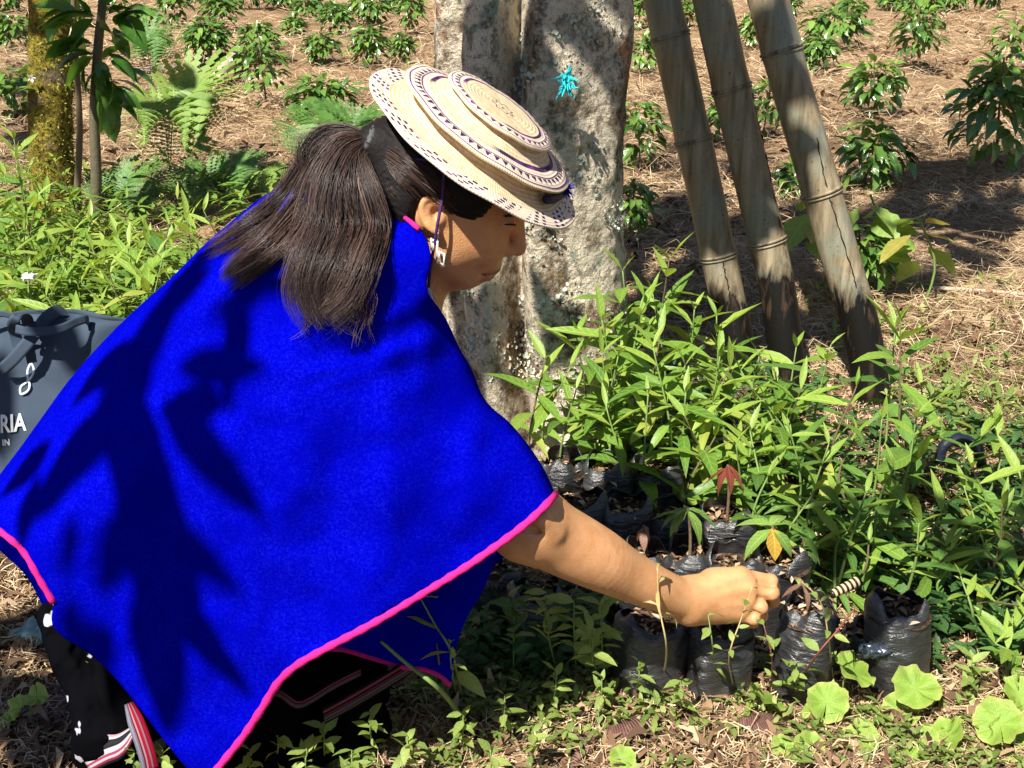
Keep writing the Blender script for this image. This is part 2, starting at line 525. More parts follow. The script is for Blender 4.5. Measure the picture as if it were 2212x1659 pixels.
def smooth_mesh(V, F, it=2, lam=0.5):
    n = len(V)
    e = np.concatenate([F[:, [0, 1]], F[:, [1, 2]], F[:, [2, 3]], F[:, [3, 0]]])
    deg = np.bincount(e[:, 0], minlength=n) + np.bincount(e[:, 1], minlength=n)
    for _ in range(it):
        S = np.zeros_like(V)
        for d in range(3):
            S[:, d] = np.bincount(e[:, 0], V[e[:, 1], d], n) + np.bincount(e[:, 1], V[e[:, 0], d], n)
        V = V + lam * (S / np.maximum(deg, 1)[:, None] - V)
    return V

HY = 1.50                                     # distance of the head's middle plane
YAW = R(7)
LAT = np.array([-math.sin(YAW), math.cos(YAW), 0])
def H(u, v, w=0.0):                           # a point of the head: picture position on the middle plane, then sideways
    return P(u, v, HY) + LAT * w

def HP(u, v, w=0.0):                          # the same, but seen at that picture position
    return P(u, v, HY + LAT[1] * w)

body = SDF(np.concatenate([np.arange(-0.80, -0.20, 0.006), np.arange(-0.20, 0.42, 0.0024)]),
           np.arange(1.20, 1.80, 0.0026), np.concatenate([np.arange(0.0, 0.16, 0.006), np.arange(0.16, 0.96, 0.0025)]))
# head axes: forward-down, sideways, up
hf = H(1100, 490) - H(960, 405); hf /= np.linalg.norm(hf)
hl = LAT; hu = np.cross(hl, hf) * -1
hu = hu / np.linalg.norm(hu)
if hu[2] < 0: hu = -hu
HA = (hf, hl, hu)
body.ell(H(962, 410), (0.090, 0.072, 0.080), HA, 0.01)
body.cap(H(1036, 462), H(1024, 535), 0.0400, 0.0340, 0.02)
for s in (-1, 1):
    body.ell(H(1016, 502, s * 0.026), (0.046, 0.032, 0.036), HA, 0.016)        # cheek
    body.cap(H(952, 528, s * 0.044), H(1004, 580, s * 0.014), 0.018, 0.0175, 0.02)  # jaw
    body.ell(H(980, 462, s * 0.040), (0.050, 0.026, 0.048), HA, 0.02)           # temple and side of face
body.cap(H(1006, 590, -0.008), H(1006, 590, 0.008), 0.0170, 0.0170, 0.014)      # chin
body.ell(H(1044, 566), (0.020, 0.023, 0.020), HA, 0.018)                        # muzzle
body.cap(H(1103, 462, -0.026), H(1103, 462, 0.026), 0.0130, 0.0130, 0.014)      # brow
for s in (-1, 1):
    q_ = HP if s < 0 else H
    body.ell(q_(1120, 492, s * 0.036), (0.013, 0.016, 0.009), HA, 0.010, sub=True)
    body.ell(q_(1092, 484, s * 0.030), (0.0125, 0.0125, 0.0115), HA, 0.003)
    body.ell(q_(1099, 541, s * 0.0125), (0.0110, 0.0068, 0.0085), HA, 0.005)    # wing of the nose
body.chain([(H(1116, 470), 0.0090), (H(1121, 505), 0.0088), (H(1120, 536), 0.0102)], 0.010)
body.ell(HP(1108, 552, -0.010), (0.005, 0.003, 0.003), HA, 0.003, sub=True)
body.cap(HP(1048, 584, -0.020), H(1067, 578, 0.0), 0.0050, 0.0085, 0.004)       # upper lip
body.cap(H(1067, 578, 0.0), H(1050, 580, 0.020), 0.0085, 0.0050, 0.004)
body.cap(HP(1042, 598, -0.016), H(1053, 592, 0.0), 0.0055, 0.0085, 0.004)       # lower lip
body.cap(H(1053, 592, 0.0), H(1042, 592, 0.016), 0.0085, 0.0055, 0.004)
body.cap(HP(1036, 592, -0.030), HP(1076, 588, -0.004), 0.0022, 0.0026, 0.003, sub=True)
# ear
EW = -0.0745
body.ell(HP(934, 462, -0.070), (0.018, 0.010, 0.024), HA, 0.008)
body.ell(HP(939, 464, -0.083), (0.0115, 0.010, 0.015), HA, 0.006, sub=True)
ear = [(955, 446), (948, 434), (932, 427), (917, 432), (910, 448), (914, 470), (928, 490), (942, 499)]
ec = catmull([HP(a, b, EW - 0.006) for a, b in ear], 22)
body.chain([(p, 0.0040 if i < 17 else 0.0054) for i, p in enumerate(ec)], 0.004)
ec = catmull([HP(a, b, EW - 0.003) for a, b in [(944, 440), (930, 444), (925, 458), (930, 475), (940, 483)]], 10)
body.chain([(p, 0.0030) for p in ec], 0.005)
body.cap(HP(954, 464, EW), HP(953, 474, EW), 0.0042, 0.0042, 0.005)
# neck, trunk, legs, far arm (all under the clothes)
body.chain([(H(950, 520), 0.046), (H(890, 570), 0.050), (H(830, 640), 0.060)], 0.03)
sh = P(800, 690, 1.50); pel = P(340, 1150, 1.54)
body.chain([(sh, 0.085), (P(560, 900, 1.50), 0.10), (pel, 0.085)], 0.05)
for yy, (ku, kv) in ((1.46, (640, 1290)), (1.60, (690, 1280))):
    hip = P(360, 1230, yy + 0.03); kn = P(ku, kv, yy); an = P(400, 1560 if yy < 1.5 else 1500, yy)
    an[2] = 0.07
    body.chain([(hip, 0.062), (kn, 0.048), (an, 0.033)], 0.03)
    toe = an + np.array([0.14, 0, -0.035])
    body.chain([(an + np.array([-0.03, 0, -0.03]), 0.033), (toe, 0.026)], 0.02)
body.chain([(P(830, 700, 1.58), 0.052), (P(900, 960, 1.63), 0.040), (P(980, 1130, 1.64), 0.03)], 0.03)
# near arm
body.chain([(P(810, 730, 1.475), 0.050), (P(985, 975, 1.462), 0.040), (P(1080, 1080, 1.445), 0.043), (P(1138, 1128, 1.435), 0.047)], 0.02)
ARM = [(P(1138, 1128, 1.435), 0.0490), (P(1210, 1166, 1.455), 0.0480), (P(1287, 1205, 1.475), 0.0440), (P(1345, 1237, 1.497), 0.0375),
       (P(1399, 1263, 1.517), 0.0335), (P(1450, 1285, 1.540), 0.0305), (P(1484, 1296, 1.555), 0.0300)]
body.limb(ARM, 36, 0.03)
body.cap(P(1170, 1120, 1.385), P(1200, 1150, 1.40), 0.010, 0.006, 0.02, sub=False)
body.cap(P(1150, 1140, 1.383), P(1168, 1147, 1.39), 0.003, 0.002, 0.012, sub=True)    # crease of the elbow
# hand
MCP = {'i': P(1600, 1243, 1.590), 'm': P(1617, 1272, 1.580), 'r': P(1610, 1302, 1.576), 'l': P(1594, 1327, 1.576)}
for k, rr in (('i', 0.0150), ('m', 0.0155), ('r', 0.0148), ('l', 0.0135)):
    w0 = P(1492, {'i': 1284, 'm': 1292, 'r': 1302, 'l': 1314}[k], 1.562)
    body.chain([(w0, 0.022), ((w0 + MCP[k]) / 2 + np.array([0, 0.004, 0]), 0.0205), (MCP[k], rr)], 0.022)
body.cap(P(1540, 1262, 1.60), P(1590, 1280, 1.62), 0.024, 0.018, 0.02)
HN = np.array([0.1, -0.82, 0.56])
for k in ('i', 'm', 'r', 'l'):                                        # tendons and knuckles on the back of the hand
    w0 = P(1492, {'i': 1284, 'm': 1292, 'r': 1302, 'l': 1314}[k], 1.562)
    body.chain([(w0 + HN * 0.019, 0.0028), ((w0 + MCP[k]) / 2 + HN * 0.0175, 0.0030), (MCP[k] + HN * 0.0125, 0.0036)], 0.009)
FING = {'i': [(1600, 1243, 1.590, .0128), (1664, 1256, 1.602, .0112), (1672, 1270, 1.628, .0098), (1652, 1284, 1.648, .0082)],
        'm': [(1617, 1272, 1.580, .0128), (1667, 1281, 1.584, .0112), (1671, 1300, 1.610, .0098), (1650, 1308, 1.632, .0082)],
        'r': [(1610, 1302, 1.576, .0120), (1643, 1312, 1.572, .0106), (1647, 1331, 1.594, .0092), (1628, 1336, 1.614, .0080)],
        'l': [(1594, 1327, 1.576, .0108), (1628, 1337, 1.570, .0092), (1628, 1346, 1.588, .0080), (1612, 1348, 1.606, .0070)]}
for k, c in FING.items():
    pts = [(P(a, b, y), r) for a, b, y, r in c]
    body.cap(pts[0][0], pts[1][0], pts[0][1] - 0.0012, pts[1][1] - 0.0002, 0.003)
    body.ell(pts[1][0] + HN * 0.002, (pts[1][1] + 0.0008,) * 3, None, 0.003)
    body.cap(pts[1][0], pts[2][0], pts[1][1], pts[2][1], 0.002)
    body.cap(pts[2][0], pts[3][0], pts[2][1], pts[3][1], 0.002)
body.chain([(P(1545, 1270, 1.605), 0.016), (P(1600, 1282, 1.635), 0.013), (P(1648, 1290, 1.655), 0.0095)], 0.006)
for a, b in (('i', 'm'), ('m', 'r'), ('r', 'l')):                     # clefts between the fingers
    p0 = (MCP[a] * 0.55 + MCP[b] * 0.45); q0 = (P(*FING[a][1][:3]) + P(*FING[b][1][:3])) / 2
    out = HN * 0.0105
    body.cap(p0 + (q0 - p0) * 0.35 + out, q0 + out * 0.85, 0.0012, 0.0028, 0.004, sub=True)
BV, BF = body.mesh()
BV = smooth_mesh(BV, BF, 3, 0.5)
del body.f
# tones that belong to the skin itself: lips, knuckles, ear
def near_line(V, a, b, r):
    a = np.asarray(a); b = np.asarray(b); ba = b - a
    h = np.clip(((V - a) @ ba) / (ba @ ba), 0, 1)
    return np.clip(1 - np.linalg.norm(V - a - h[:, None] * ba, axis=1) / r, 0, 1)
lip = np.maximum(near_line(BV, HP(1048, 584, -0.022), HP(1070, 581, -0.003), 0.0130), near_line(BV, HP(1042, 598, -0.018), HP(1056, 597, -0.003), 0.0120))
kn = np.zeros(len(BV))
for k in FING: kn = np.maximum(kn, near_line(BV, P(*FING[k][1][:3]), P(*FING[k][1][:3]) + np.array([0.0, 0.004, 0.002]), 0.018))
def skin_mat():
    t = NT('skin')
    p = coords(t)
    n1 = t.noise(p, 34, 6, 0.65); n2 = t.noise(p, 420, 3); n3 = t.n('TexVoronoi', 0, Vector=p, Scale=650)
    a = t.n('Attribute', 2, attribute_name='tint')
    k = t.n('Attribute', 2, attribute_name='knuckle')
    c = t.ramp(n1, [(0.25, (0.46, 0.20, 0.085)), (0.5, (0.57, 0.285, 0.125)), (0.75, (0.64, 0.34, 0.165))])
    c = t.mix(t.math('MULTIPLY', k, 0.4), c, (0.48, 0.19, 0.11))
    c = t.mix(t.math('MULTIPLY', t.step(a, 0.15, 0.6), 0.75), c, (0.25, 0.065, 0.05))
    t.set_b(Base_Color=c, Roughness=t.math('MULTIPLY_ADD', n2, 0.25, 0.38), Specular_IOR_Level=0.4, Subsurface_Weight=0.18,
            Subsurface_Scale=0.006, Normal=t.bump(t.math('ADD', n2, t.math('MULTIPLY', n3, 0.6)), 0.3, 0.002))
    t.b.inputs['Subsurface Radius'].default_value = (1.0, 0.35, 0.2)
    return t.m
SKIN = skin_mat()
person = thing('person', 'woman in a blue poncho crouching and reaching her hand to a seedling bag', 'person', P(420, 1500, 1.5) * [1, 1, 0])
PO = np.array(person.location)
def pobj(name, me, **kw):
    o = obj(name, me, person, **kw); o.location = tuple(-PO); return o
bme = mesh_data('body', BV, BF, SKIN, True, None, lip)
at = bme.attributes.new('knuckle', 'FLOAT', 'POINT'); at.data.foreach_set('value', kn.astype(np.float32))
pobj('body', bme)

# ------------------------------------------------------------------ poncho
ridge = [(700, 352), (655, 345), (615, 392), (560, 430), (500, 478), (440, 530), (370, 600), (300, 662), (225, 735), (150, 820), (88, 905), (30, 985), (-40, 1075)]
backhem = [(-40, 1075), (-20, 1132), (0, 1148), (48, 1188), (85, 1250), (116, 1302)]
lowedge = [(116, 1302), (112, 1345), (135, 1375), (200, 1418), (255, 1472), (305, 1535), (355, 1600), (405, 1662), (440, 1700)]
nearhem = [(440, 1700), (480, 1648), (525, 1592), (565, 1532), (600, 1476), (640, 1438), (700, 1403), (800, 1350), (900, 1290), (1000, 1229), (1080, 1174), (1140, 1128), (1180, 1090), (1200, 1068)]
front = [(1200, 1068), (1178, 1018), (1142, 962), (1100, 912), (1062, 880), (1040, 850), (1020, 800), (992, 750), (965, 692), (946, 662)]
neckl = [(946, 662), (928, 640), (921, 612), (930, 570), (926, 530), (905, 495), (872, 470)]
collar = [(872, 470), (830, 445), (770, 395), (700, 352)]
def resample(pl, step):
    pl = np.asarray(pl, float)
    pl = catmull(pl, len(pl) * 8)
    s = np.concatenate([[0], np.cumsum(np.linalg.norm(np.diff(pl, axis=0), axis=1))])
    n = max(2, int(s[-1] / step) + 1)
    q = np.linspace(0, s[-1], n)
    return np.stack([np.interp(q, s, pl[:, 0]), np.interp(q, s, pl[:, 1])], 1)
segs = [resample(s, 9) for s in (ridge, backhem, lowedge, nearhem, front, neckl, collar)]
bnd = np.concatenate([s[:-1] for s in segs])
dirich = np.concatenate([np.full(len(s) - 1, k in (0, 4, 6)) for k, s in enumerate(segs)])
dirich[0] = True
segid = np.concatenate([np.full(len(s) - 1, k) for k, s in enumerate(segs)])
def inside(pts, poly):
    x, y = pts[:, 0], pts[:, 1]; r = np.zeros(len(pts), bool)
    a = poly; b = np.roll(poly, -1, 0)
    for (x0, y0), (x1, y1) in zip(a, b):
        c = ((y0 > y) != (y1 > y)) & (x < (x1 - x0) * (y - y0) / (y1 - y0 + 1e-12) + x0)
        r ^= c
    return r
def dist_to(pts, q):
    out = np.full(len(pts), 1e9)
    for i in range(0, len(q), 40):
        out = np.minimum(out, np.sqrt(((pts[:, None] - q[None, i:i + 40]) ** 2).sum(-1)).min(1))
    return out
h = 10.0
gu = np.arange(-60, 1230, h); gv = np.arange(330, 1720, h)
GU, GV = np.meshgrid(gu, gv, indexing='ij')
gp = np.stack([GU.ravel(), GV.ravel()], 1)
ins = inside(gp, bnd).reshape(GU.shape)
dd = dist_to(gp, bnd[dirich]).reshape(GU.shape); da = dist_to(gp, bnd).reshape(GU.shape)
edge0 = (~ins) & (dd <= da + 1.0)             # outside cells next to the silhouette hold zero
q = np.where(ins, 4e4, 0.0)
for it in range(2500):
    tot = 0; cnt = 0
    for ax, sh_ in ((0, 1), (0, -1), (1, 1), (1, -1)):
        nb = np.roll(q, sh_, ax); ok = np.roll(ins | edge0, sh_, ax)
        tot = tot + np.where(ok, nb, q); cnt += 1
    q = np.where(ins, tot / cnt + h * h * 0.9, np.where(edge0, 0, q))
q = np.where(ins, q, 0)
fill = q.copy(); wt = ins.astype(float)
for _ in range(4):                             # carry values a little past the free edges
    s0 = sum(np.roll(fill * wt, s_, a_) for a_, s_ in ((0, 1), (0, -1), (1, 1), (1, -1)))
    w0 = sum(np.roll(wt, s_, a_) for a_, s_ in ((0, 1), (0, -1), (1, 1), (1, -1)))
    new = (wt == 0) & (w0 > 0) & ~edge0
    fill = np.where(new, s0 / np.maximum(w0, 1), fill); wt = np.where(new, 1, wt)
bul = np.sqrt(np.maximum(fill, 0))
BMAX = bul.max()
def bil(A, pts):
    x = np.clip((pts[:, 0] - gu[0]) / h, 0, len(gu) - 1.001); y = np.clip((pts[:, 1] - gv[0]) / h, 0, len(gv) - 1.001)
    i = x.astype(int); j = y.astype(int); fx = x - i; fy = y - j
    return A[i, j] * (1 - fx) * (1 - fy) + A[i + 1, j] * fx * (1 - fy) + A[i, j + 1] * (1 - fx) * fy + A[i + 1, j + 1] * fx * fy
def pon_base(pts):
    return 1.555 - 0.12 * np.clip((pts[:, 0] - 300) / 900, 0, 1) ** 1.3
def pon_y(pts, edge=None):
    pts = np.asarray(pts, float)
    b = bil(bul, pts) / BMAX
    if edge is not None: b = np.where(edge, 0, b)
    w = 0.215 * b ** 0.9
    # the right sleeve hangs close over the arm
    sm = np.clip((pts[:, 0] - 600) / 600, 0, 1); w = w * (1 - 0.35 * sm * sm * (3 - 2 * sm))
    ang = np.arctan2(pts[:, 1] - 560, pts[:, 0] - 860); rr = np.hypot(pts[:, 0] - 860, pts[:, 1] - 560)
    fo = np.sin(ang * 8.0 + 0.6 + 0.8 * np.sin(rr / 260)) * 0.6 + np.sin(ang * 15 + 2) * 0.35
    w = w + b * np.clip(rr / 900, 0, 1) * 0.017 * fo
    nz = fbm(np.stack([pts[:, 0] / 170, pts[:, 1] / 170, pts[:, 0] * 0 + 3], 1), 3)
    w = w + b * 0.020 * nz
    # small pulled creases beside the hair and over the shoulder
    cr = np.exp(-((pts[:, 0] - 840) / 130) ** 2 - ((pts[:, 1] - 720) / 90) ** 2)
    w = w + cr * 0.0045 * np.sin((pts[:, 1] * 0.9 + pts[:, 0] * 0.35) / 14.0) * np.minimum(1, b * 4)
    for (x0, y0, x1, y1, amp, sg) in ((700, 795, 890, 722, -0.0045, 9), (640, 842, 840, 765, -0.0035, 9), (935, 690, 895, 900, 0.006, 26), (1045, 862, 1000, 1060, 0.007, 30), (560, 520, 400, 720, 0.005, 28),
                                      (1110, 990, 900, 1170, 0.006, 42), (700, 900, 560, 1250, 0.007, 48), (800, 860, 760, 1200, -0.006, 45), (480, 900, 380, 1300, 0.006, 50), (300, 800, 120, 1150, 0.006, 45), (930, 650, 990, 790, -0.005, 14)):
        ex_, ey_ = x1 - x0, y1 - y0; Ln = math.hypot(ex_, ey_)
        tl = ((pts[:, 0] - x0) * ex_ + (pts[:, 1] - y0) * ey_) / Ln ** 2
        dl = ((pts[:, 0] - x0) * -ey_ + (pts[:, 1] - y0) * ex_) / Ln
        w = w + amp * np.exp(-(dl / sg) ** 2) * np.clip(1 - (2 * tl - 1) ** 2, 0, 1) * np.minimum(1, b * 4)
    return pon_base(pts) - w
sp = 11.0
iu, iv = np.meshgrid(np.arange(-60, 1230, sp), np.arange(330, 1720, sp * 0.87), indexing='ij')
iu = iu + (np.arange(iu.shape[1]) % 2)[None] * sp / 2
ip = np.stack([iu.ravel(), iv.ravel()], 1)
ip = ip[inside(ip, bnd)]
ip = ip[dist_to(ip, bnd) > 6]
allp = np.concatenate([bnd, ip])
nb = len(bnd)
res = delaunay_2d_cdt([Vector(p) for p in allp], [(i, (i + 1) % nb) for i in range(nb)], [list(range(nb))], 1, 1e-4)
DV = np.array([tuple(v) for v in res[0]]); DF = [tuple(f) for f in res[2]]
isb = np.zeros(len(DV), bool); isd = np.zeros(len(DV), bool)
for i, o in enumerate(res[3]):
    for k in o:
        if k < nb:
            isb[i] = True; isd[i] |= bool(dirich[k])
Yn = pon_y(DV, isd)
VN = PA(DV, Yn)
base = pon_base(DV)
VFAR = PA(DV, base + (base - Yn) * 0.75)
drop = (base - Yn)
VFAR[:, 2] -= drop * 0.25
VFAR[:, 0] += 0.0
VFAR[:, 2] = np.maximum(VFAR[:, 2], 0.05)
remap = np.arange(len(DV)) + len(DV); remap[isd] = np.where(isd)[0]
allF = list(DF) + [tuple(int(remap[i]) for i in f[::-1]) for f in DF]
def felt():
    t = NT('blue_felt')
    p = coords(t)
    n1 = t.noise(p, 900, 3, 0.7); n2 = t.noise(p, 260, 4, 0.7); n3 = t.noise(p, 14, 3)
    f = t.math('ADD', t.math('MULTIPLY', n1, 0.5), t.math('MULTIPLY', n2, 0.5))
    c = t.ramp(f, [(0.30, (0.0, 0.0, 0.23)), (0.5, (0.0006, 0.001, 0.36)), (0.70, (0.008, 0.014, 0.54))])
    c = t.mix(t.step(n3, 0.3, 0.8), c, (0.0004, 0.0008, 0.27))
    t.set_b(Base_Color=c, Roughness=1.0, Specular_IOR_Level=0.0, Normal=t.bump(f, 0.25, 0.002))
    return t.m
FELT = felt()
pm = mesh_data('poncho', np.concatenate([VN, VFAR]), allF, FELT)
po = pobj('poncho', pm)
po['label'] = 'royal blue felt poncho with a pink bound hem'
md = po.modifiers.new('thick', 'SOLIDIFY'); md.thickness = 0.0035; md.offset = 1.0
PINK = plain('pink_binding', (0.66, 0.018, 0.21), 0.75, 0.5, 700, 0.2, 0.2)
def trim(pl, name='hem_trim', r=0.0053, dy=0.0, parent=po):
    q = resample(pl, 10)
    Yq = pon_y(q) + dy
    path = PA(q, Yq)
    o = obj(name, tube_mesh(name, path, r * (1 + 0.12 * np.sin(np.arange(len(path)) * 1.7)), PINK, 8), parent)
    return o
trim(nearhem); trim(backhem, r=0.0045); trim([(905, 495), (885, 478), (858, 458)], 'collar_trim', 0.003, -0.004)
# far front flap seen under the near hem
flap = [(690, 1398), (800, 1338), (900, 1280), (1000, 1220), (1075, 1168), (1050, 1260), (1010, 1330), (985, 1400), (972, 1478), (955, 1462), (920, 1446), (870, 1440), (800, 1420), (745, 1404)]
fb = resample(flap + [flap[0]], 14)[:-1]
fi = np.stack([a.ravel() for a in np.meshgrid(np.arange(690, 1080, 16), np.arange(1165, 1480, 16), indexing='ij')], 1).astype(float)
fi = fi[inside(fi, fb)]; fi = fi[dist_to(fi, fb) > 8]
fr = delaunay_2d_cdt([Vector(p) for p in np.concatenate([fb, fi])], [(i, (i + 1) % len(fb)) for i in range(len(fb))], [list(range(len(fb)))], 1, 1e-4)
FVp = np.array([tuple(v) for v in fr[0]])
def flap_y(p): return 1.475 + 0.018 * np.sin(p[:, 0] / 55) - 0.05 * ((p[:, 0] - 880) / 200) ** 2
fm = mesh_data('poncho_flap', PA(FVp, flap_y(FVp)), [tuple(f) for f in fr[2]], FELT)
fo = pobj('poncho_flap', fm)
md = fo.modifiers.new('thick', 'SOLIDIFY'); md.thickness = 0.003
fq = resample([(715, 1402), (745, 1404), (800, 1420), (870, 1440), (920, 1446), (955, 1462), (972, 1480)], 8)
obj('hem_trim', tube_mesh('hem_trim', PA(fq, flap_y(fq) - 0.002), 0.0040, PINK, 8), fo)

# ------------------------------------------------------------------ skirt, sash and band below the poncho
sk = SDF(np.arange(-0.80, 0.02, 0.006), np.arange(1.20, 1.85, 0.006), np.arange(-0.01, 0.45, 0.006))
for yy in (1.45, 1.53, 1.60):
    a = P(330, 1290, yy); b = P(640, 1300, yy); c = P(560, 1500, yy); c[2] = 0.05; d_ = P(230, 1480, yy); d_[2] = 0.045
    sk.chain([(a, 0.06), (b, 0.05), (c, 0.045), (d_, 0.05), (a, 0.06)], 0.03)
    e = P(800, 1470, yy + 0.06); e[2] = 0.05
    sk.chain([(b + [0, 0.05, 0], 0.05), (e, 0.030), (c, 0.045)], 0.04)
SV, SF = sk.mesh()
SV = smooth_mesh(SV, SF, 3)
SV[:, 1] += 0.006 * np.sin(SV[:, 0] * 95 + SV[:, 2] * 30)
SV[:, 2] = np.maximum(SV[:, 2], 0.004)
BLACK = plain('black_wool', (0.0035, 0.0035, 0.0045), 1.0, 0.4, 600, 0.4, 0.0)
skirt = pobj('skirt', mesh_data('skirt', SV, SF, BLACK)); skirt['label'] = 'black skirt tucked under the crouching legs'
def stripe_mat(name, cols):
    t = NT(name)
    v = t.n('SeparateXYZ', 1, Vector=coords(t, 'UV'))
    st = []
    for i, c in enumerate(cols): st.append((i / len(cols), c))
    r = t.ramp(v, st); t.last
    for nd in t.t.nodes:
        if nd.type == 'VALTORGB': nd.color_ramp.interpolation = 'CONSTANT'
    ns = t.noise(coords(t), 900, 2)
    t.set_b(Base_Color=t.mix(0.35, r, ns, 'MULTIPLY'), Roughness=0.9, Specular_IOR_Level=0.1, Normal=t.bump(ns, 0.3, 0.002))
    return t.m
def ribbon(name, path, width, mat, parent, side=(0, 0, 1), n=20, droop=0.0, taper=None):
    path = catmull(path, n)
    T = np.gradient(path, axis=0); T /= np.linalg.norm(T, axis=1)[:, None]
    S = np.asarray(side, float)[None] - T * (T @ np.asarray(side, float))[:, None]
    S /= np.linalg.norm(S, axis=1)[:, None]
    W = np.full(n, width) if taper is None else np.asarray(np.interp(np.linspace(0, 1, n), *taper))
    k = 5; V = []; UV = []
    for j in range(k):
        o_ = (j / (k - 1) - 0.5)
        V.append(path + S * (o_ * W)[:, None]); UV.append(np.stack([np.linspace(0, 1, n), np.full(n, j / (k - 1))], 1))
    V = np.stack(V, 1).reshape(-1, 3); UV = np.stack(UV, 1).reshape(-1, 2)
    I_ = np.arange(n * k).reshape(n, k)
    F = np.stack([I_[:-1, :-1], I_[1:, :-1], I_[1:, 1:], I_[:-1, 1:]], -1).reshape(-1, 4)
    o = pobj(name, mesh_data(name, V, F, mat, True, UV)) if parent is person else obj(name, mesh_data(name, V, F, mat, True, UV), parent)
    md = o.modifiers.new('thick', 'SOLIDIFY'); md.thickness = 0.0018
    return o
BK = (0.006, 0.006, 0.008)
GRYP = stripe_mat('band_grey_pink', [BK, BK, (0.22, 0.10, 0.12), BK, (0.10, 0.095, 0.12), (0.075, 0.07, 0.09), (0.10, 0.095, 0.12), BK, (0.25, 0.02, 0.05), BK, BK, (0.20, 0.02, 0.05), (0.16, 0.10, 0.12), (0.16, 0.012, 0.035), BK, BK])
REDS = stripe_mat('band_red_white', [(0.26, 0.005, 0.02), (0.28, 0.006, 0.03), (0.16, 0.005, 0.02), (0.22, 0.12, 0.14), (0.28, 0.008, 0.03), (0.26, 0.008, 0.03), (0.36, 0.22, 0.25), (0.14, 0.008, 0.02), (0.14, 0.135, 0.18), (0.20, 0.19, 0.24), (0.14, 0.135, 0.18)])
PALE = stripe_mat('band_pale_pink', [(0.36, 0.24, 0.27), (0.50, 0.44, 0.48), (0.02, 0.02, 0.022), (0.03, 0.028, 0.03), (0.02, 0.02, 0.022), (0.52, 0.48, 0.52), (0.50, 0.46, 0.50), (0.34, 0.05, 0.09), (0.48, 0.42, 0.46), (0.30, 0.03, 0.07), (0.02, 0.02, 0.02)])
CREA = [P(*a) for a in ((700, 1548, 1.395), (760, 1515, 1.42), (820, 1480, 1.45), (872, 1448, 1.475), (905, 1425, 1.49))]
ribbon('skirt_band', CREA, 0.034, GRYP, person, (-0.3, -0.45, 0.8))
ribbon('skirt_band', [P(*a) for a in ((560, 1502, 1.33), (602, 1498, 1.34), (640, 1522, 1.345), (672, 1512, 1.36), (720, 1482, 1.385), (780, 1452, 1.41))], 0.016, GRYP, person, (0, -0.3, 1))
ribbon('sash', [P(*a) for a in ((278, 1520, 1.39), (290, 1550, 1.375), (305, 1590, 1.36), (318, 1630, 1.352), (325, 1662, 1.35))], 0.03, REDS, person, (-1, -0.2, 0.1), taper=([0, 0.3, 1], [0.012, 0.022, 0.024]))
ribbon('sash', [P(*a) for a in ((185, 1645, 1.385), (225, 1622, 1.375), (262, 1606, 1.368), (290, 1575, 1.365))], 0.05, PALE, person, (0.25, -0.3, -1), taper=([0, 0.5, 1], [0.036, 0.040, 0.010]))
# spotted black cloth gathered at the left foot
sc = SDF(np.arange(-0.75, -0.38, 0.004), np.arange(1.25, 1.6, 0.005), np.arange(0.0, 0.32, 0.004))
sc.chain([(P(110, 1330, 1.50), 0.022), (P(150, 1420, 1.47), 0.030), (P(215, 1500, 1.45), 0.038), (P(250, 1560, 1.43), 0.045), (P(230, 1610, 1.42), 0.040)], 0.03)
sc.chain([(P(185, 1520, 1.42), 0.022), (P(200, 1590, 1.40), 0.026), (P(190, 1630, 1.41), 0.02)], 0.02)
CV, CF = sc.mesh(); CV = smooth_mesh(CV, CF, 2); CV = CV + 0.016 * fbm(CV * 28, 3)[:, None] * [1, -1, 0.3]; CV[:, 2] = np.maximum(CV[:, 2], 0.004)
def spots():
    t = NT('spotted_black_cloth')
    p = coords(t)
    p = t.mix(0.06, p, t.noise(p, 22, 3, out=1), 'ADD')
    d = t.n('TexVoronoi', 0, Vector=p, Scale=21, Randomness=0.8)
    f = t.math('SUBTRACT', 1.0, t.step(d, 0.24, 0.27))
    pk = t.n('TexVoronoi', 1, Vector=p, Scale=21, Randomness=0.8)
    on = t.step(t.n('SeparateColor', 0, Color=pk), 0.55, 0.56)
    c = t.mix(t.math('MULTIPLY', f, on), (0.003, 0.003, 0.004), (0.42, 0.41, 0.46))
    t.set_b(Base_Color=c, Roughness=1.0, Specular_IOR_Level=0.0, Normal=t.bump(t.noise(p, 500, 2), 0.3, 0.002))
    return t.m
o = pobj('spotted_cloth', mesh_data('spotted_cloth', CV, CF, spots())); o['label'] = 'black cloth with white spots behind the legs'
